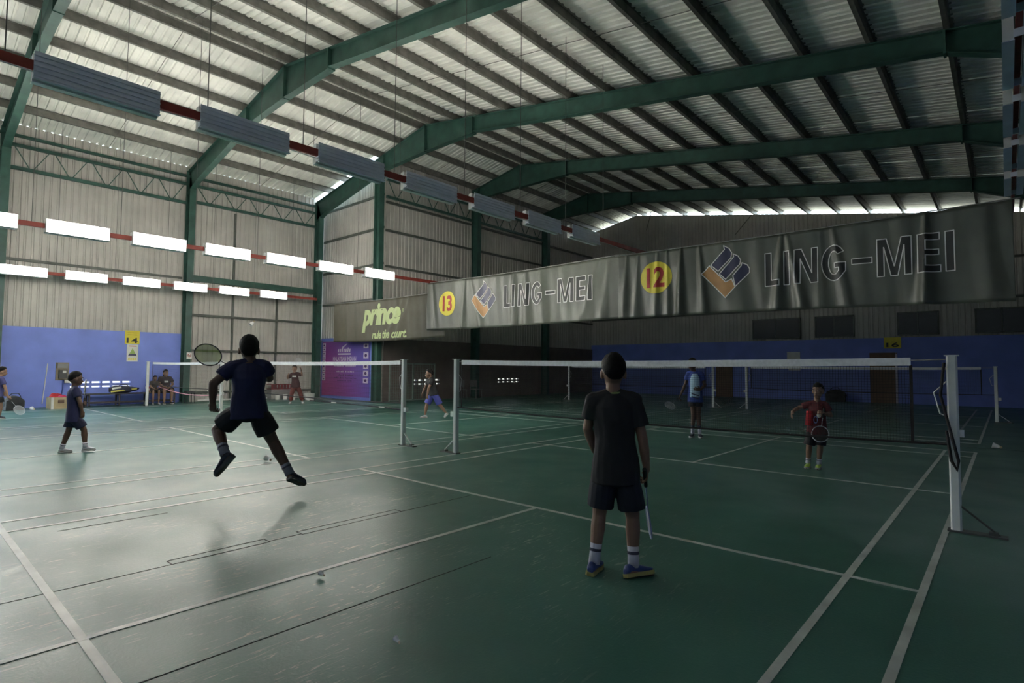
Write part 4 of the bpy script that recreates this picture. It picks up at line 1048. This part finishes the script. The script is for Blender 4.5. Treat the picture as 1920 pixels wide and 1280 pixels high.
# 2 standing boy
KB = (1.516, -2.829, 0); KR = .5360
J2 = dict(head=(-.033,0,1.352), neck=(-.036,-.005,1.235), shL=(-.160,0,1.150), shR=(.102,0,1.155), elL=(-.206,.02,.955), wrL=(-.165,.14,.790), haL=(-.13,.20,.75), elR=(.160,.0,.885), wrR=(.186,.03,.690), haR=(.182,.06,.615), palR=(-1,.2,0),
          hipL=(-.092,0,.690), hipR=(.052,0,.694), knL=(-.126,.03,.390), knR=(.092,.03,.380), anL=(-.158,-.005,.090), anR=(.096,.0,.085), heL=(-.182,-.055,.010), toL=(-.130,.125,.012), heR=(.060,-.055,.010), toR=(.215,.045,.012))
m_shoe_b = mat('blue_shoe', (.05, .08, .24), .45); m_sole_y = mat('yellow_gum_sole', (.42, .36, .12), .6)
person('boy in black shirt and shorts standing with his back to the camera', KB, KR, J2, (-.12, 1, 0), .86, SKIN_L, blackc, fab('dark_navy_shorts', (.012, .014, .024)), m_shoe_b, m_sole_y, m_sock_w, .0048, 1.06, .84, .66, -.20, eyes=False, curlL=.5, curlR=.95, sock_h=.125, hair_back=.72, fold=.010, collar=mat('lime_collar', (.30, .36, .12), .7))
racket('racket with blue-white frame hanging from the standing boy\'s right hand', KB, KR, (.168, -.02, .70), (.214, .34, .262), (1, .1, .1), mat('blue_white_frame', (.35, .38, .62), .35), m_str_w, .10, .125)
# 3 walking boy by the left
B3 = (-7.419, -4.038, 0); R3 = 1.3817
J3 = dict(head=(-.034,0,1.158), neck=(-.048,0,1.050), shL=(-.060,.105,.975), shR=(-.035,-.105,.980), elL=(.005,.14,.80), wrL=(.060,.06,.735), haL=(.09,.02,.75), elR=(.020,-.145,.795), wrR=(.055,-.12,.645), haR=(.065,-.11,.58),
          hipL=(-.060,.06,.560), hipR=(-.035,-.06,.560), knL=(-.100,.05,.345), anL=(-.170,.05,.085), heL=(-.195,.05,.010), toL=(-.055,.05,.012), knR=(.090,-.05,.350), anR=(.112,-.05,.100), heR=(.092,-.05,.020), toR=(.235,-.05,.030))
m_shoe_w = mat('white_shoe', (.52, .52, .55), .5)
person('boy in navy shirt and shorts walking to the right on the left court', B3, R3, J3, (1, .15, -.1), .80, SKIN_D, navy, fab('navy_shorts_cloth', (.014, .016, .045)), m_shoe_w, m_sole_w, m_sock_w, .008, 1.0, .80, .62, -.20, sock_h=.07, hair_back=.6, curlL=.9)
racket('racket held upright edge-on by the walking boy', B3, R3, (.075, -.02, .70), (.085, .22, 1.02), (1, .1, 0), m_frame_dk, m_str_w, .09, .115)
# 4 red boy
B4 = (1.426, 2.501, 0); R4 = .2330
J4 = dict(head=(.080,0,1.085), neck=(.068,0,.968), shL=(-.030,0,.885), shR=(.170,0,.885), elL=(-.160,.02,.830), wrL=(-.240,-.06,.780), haL=(-.25,-.10,.72), elR=(.230,-.02,.740), wrR=(.150,-.15,.770), haR=(.10,-.19,.79),
          hipL=(.005,0,.555), hipR=(.115,0,.555), knL=(-.040,-.03,.310), anL=(-.056,0,.095), heL=(-.05,.04,.010), toL=(-.078,-.09,.012), knR=(.096,-.03,.315), anR=(.075,0,.095), heR=(.080,.04,.010), toR=(.055,-.09,.012))
m_shoe_lime = mat('lime_shoe', (.50, .68, .12), .5)
p4 = person('small boy in red and black shirt with lime shoes facing the camera', B4, R4, J4, (-.35, -1, -.05), .76, SKIN_L, fab('red_black_shirt', (.10, .010, .014)), blk2, m_shoe_lime, m_sole_w, m_sock_w, .0085, 1.0, .95, .62, -.25, sock_h=.06, hair_back=.3, curlR=.9)
sh4 = [c for c in p4.children if c.name.startswith('shirt')][0]
organic(MB().ell([((-.035, -.075, .60), (.050, 0, 0), (0, .045, 0)), ((-.030, -.080, .70), (.048, 0, 0), (0, .045, 0)), ((-.025, -.075, .80), (.040, 0, 0), (0, .040, 0))]), 'red_side_panel', fab('bright_red_panel', (.42, .012, .020)), sh4, .009, 2)
MB().path([(.045+.022*math.cos(t), -.135, .685+.045*math.sin(t)) for t in [2*PI*k/16 for k in range(17)]], .006, 5).build('shirt_print', mat('blue_print', (.16, .18, .42), .6), sh4)
MB().sph((.085, -.140, .745), (.030, .012, .030)).build('shirt_print', m_signw, sh4)
racket('silver-rimmed racket held down by the small boy in red', B4, R4, (.150, -.10, .84), (.095, -.40, .52), (0, -1, .3), m_frame_w, m_frame_dk, .10, .13)
# 5 blue shirt boy
B5 = (-1.236, 4.726, 0); R5 = .4095
J5 = dict(head=(-.030,0,1.470), neck=(-.015,0,1.352), shL=(-.105,0,1.275), shR=(.140,0,1.278), elL=(-.165,0,1.055), wrL=(-.262,-.05,.830), haL=(-.285,-.08,.760), elR=(.205,0,1.050), wrR=(.125,-.15,.960), haR=(.06,-.18,.97),
          hipL=(-.040,0,.775), hipR=(.085,0,.775), knL=(-.015,-.02,.470), anL=(-.035,0,.110), heL=(-.03,.05,.012), toL=(-.075,-.13,.014), knR=(.080,0,.465), anR=(.102,0,.110), heR=(.100,.05,.012), toR=(.125,-.13,.014))
p5 = person('boy in light blue and white shirt and dark shorts beyond the near net', B5, R5, J5, (-.3, -1, -.05), .92, SKIN_D, fab('royal_blue_shirt', (.035, .070, .30)), blk2, m_shoe_dk, m_sole_w, m_sock_w, .009, .92, .50, .62, -.14, sock_h=.20, hair_back=.3, curlL=.9)
sh5 = [c for c in p5.children if c.name.startswith('shirt')][0]
organic(MB().ell([((.015, -.075, .80), (.100, 0, 0), (0, .050, 0)), ((.015, -.085, .98), (.098, 0, 0), (0, .050, 0)), ((.017, -.082, 1.18), (.088, 0, 0), (0, .045, 0)), ((.017, -.06, 1.27), (.060, 0, 0), (0, .03, 0))]), 'pale_blue_front', fab('pale_blue_front', (.42, .60, .74)), sh5, .01, 2)
for z in (.80, .86): MB().bar((-.05, -.137, z+.02), (.09, -.132, z-.02), .006, .02).build('shirt_stripe', m_bt_navy, sh5)
racket('racket with pale head lowered by the boy in light blue shirt', B5, R5, (-.275, -.02, .80), (-.445, -.45, .655), (.2, -.8, .5), m_frame_w, m_str_w, .10, .125)
# 6 lunging player in blue shorts
B6 = (-8.080, 3.791, 0); R6 = .8616
J6 = dict(head=(-.140,0,1.210), neck=(-.112,0,1.105), shL=(-.130,.11,1.030), shR=(-.045,-.11,1.035), elL=(-.235,.15,.83), wrL=(-.300,.18,.67), elR=(-.140,-.155,.82), wrR=(-.175,-.14,.645), haR=(-.18,-.13,.58),
          hipL=(-.035,.06,.640), hipR=(.030,-.05,.640), knL=(-.185,.05,.370), anL=(-.228,.05,.110), heL=(-.190,.05,.012), toL=(-.345,.05,.014), knR=(.160,-.04,.360), anR=(.325,-.05,.150), heR=(.375,-.05,.105), toR=(.290,-.05,.020))
person('player in black shirt and bright blue shorts striding left on the middle court', B6, R6, J6, (-1, .1, 0), .88, SKIN_L, blackc, fab('violet_blue_shorts', (.07, .08, .34)), m_shoe_w, m_sole_w, None, .009, 1.06, .92, .62, -.06, hair_back=.3, fold=.008)
# 7 player in dark red
B7 = (-15.988, 4.034, 0); R7 = 1.0898
J7 = dict(head=(-.104,0,1.300), neck=(-.098,0,1.170), shL=(-.195,0,1.085), shR=(.005,0,1.115), elL=(-.320,0,.935), wrL=(-.325,-.15,1.04), haL=(-.31,-.20,1.08), elR=(.160,0,1.040), wrR=(.130,-.10,1.250), haR=(.12,-.13,1.31),
          hipL=(-.105,0,.640), hipR=(.025,0,.640), knL=(-.180,-.05,.360), anL=(-.202,0,.100), heL=(-.195,.05,.012), toL=(-.230,-.12,.014), knR=(.130,0,.355), anR=(.198,0,.100), heR=(.190,.05,.012), toR=(.235,-.10,.014))
m_maroon = fab('dark_maroon_shirt', (.040, .010, .012))
p7 = person('player in dark maroon shirt and red trousers by the sheet door', B7, R7, J7, (-.2, -1, .1), .95, SKIN_L, m_maroon, fab('brick_red_trousers', (.10, .016, .012)), m_shoe_w, m_sole_w, None, .011, 1.0, pants=True, sleeve=.9, hair_back=.4, curlR=.9)
sh7 = [c for c in p7.children if c.name.startswith('shirt')][0]
MB().box(-.17, -.03, -.128, -.118, .98, 1.03).build('shirt_print', m_signw, sh7)
racket('racket raised by the player in dark maroon shirt', B7, R7, (.135, -.09, 1.19), (.03, -.28, 1.56), (0, -1, 0), m_frame_w, m_str_w)
# 8 player cut by the left edge
B8 = (-15.484, -4.085, 0); R8 = 1.4637
J8 = dict(head=(.034,0,1.200), neck=(.012,0,1.090), shL=(-.055,.11,1.005), shR=(.030,-.11,1.000), elL=(-.03,.16,.80), wrL=(.06,.18,.66), elR=(.100,-.15,.770), wrR=(.150,-.14,.565), haR=(.19,-.15,.51),
          hipL=(-.050,.06,.600), hipR=(-.01,-.06,.600), knL=(-.09,.05,.34), anL=(-.14,.05,.09), heL=(-.17,.05,.010), toL=(-.03,.05,.012), knR=(.03,-.05,.34), anR=(.015,-.05,.09), heR=(-.02,-.05,.010), toR=(.12,-.05,.012))
person('player with white collar at the left edge, holding a lowered racket', B8, R8, J8, (1, .1, -.1), .85, SKIN_L, fab('violet_navy_shirt', (.05, .05, .16)), blk2, m_shoe_dk, m_sole_w, None, .010, 1.0, collar=m_signw, hair_back=.35, curlR=.9)
racket('pale racket lowered by the player at the left edge', B8, R8, (.14, -.13, .57), (.381, -.25, .215), (.3, -1, .2), m_frame_w, m_str_w, .10, .125)
# 9, 10 seated on the bench (bench top .42), facing the court
def seated(label, base, rz, s, shirt, shorts, skin, shoe, wide=1.0, face=(0, -1, 0), long_hair=False, lean=0.0):
    zs = .42+.085*s
    J = dict(head=(0,-.05-lean,zs+.66*s), neck=(0,-.02-lean*.8,zs+.535*s), shL=(-.15*s*wide,-.01-lean*.6,zs+.455*s), shR=(.15*s*wide,-.01-lean*.6,zs+.455*s), elL=(-.21*s*wide,-.10,zs+.22*s), wrL=(-.10*s,-.28*s,zs+.12*s), elR=(.21*s*wide,-.10,zs+.22*s), wrR=(.10*s,-.28*s,zs+.12*s),
             hipL=(-.085*s,0,zs), hipR=(.085*s,0,zs), knL=(-.13*s,-.38*s,zs-.01), knR=(.13*s,-.38*s,zs-.01), anL=(-.13*s,-.40*s,.10*s), anR=(.13*s,-.38*s,.10*s), heL=(-.13*s,-.36*s,.010), toL=(-.15*s,-.53*s,.012), heR=(.13*s,-.34*s,.010), toR=(.15*s,-.52*s,.012))
    return person(label, base, rz, J, face, s, skin, shirt, shorts, shoe, m_sole_w, None, .011, wide, .95, .65, -.02, hair_back=.6, long_hair=long_hair)
m_chk = fab('charcoal_tee', (.030, .024, .030))
p9 = seated('adult with long hair in black tee seated on the bench', (-19.22, .72, 0), PI/2, .92, m_chk, fab('dark_leggings', (.03, .02, .025)), SKIN_L, m_black, 1.15, (.15, -1, 0), True)
sh9 = [c for c in p9.children if c.name.startswith('shirt')][0]
MB().box(-.06, .06, -.150, -.125, .76, .82).build('shirt_print', m_signw, sh9)
seated('child seated on the bench behind the thin white net post', (-19.10, .34, 0), PI/2, .68, fab('dark_child_top', (.05, .04, .04)), blk2, SKIN_L, m_shoe_w, 1.0, (-.2, -1, -.1), False, .05)
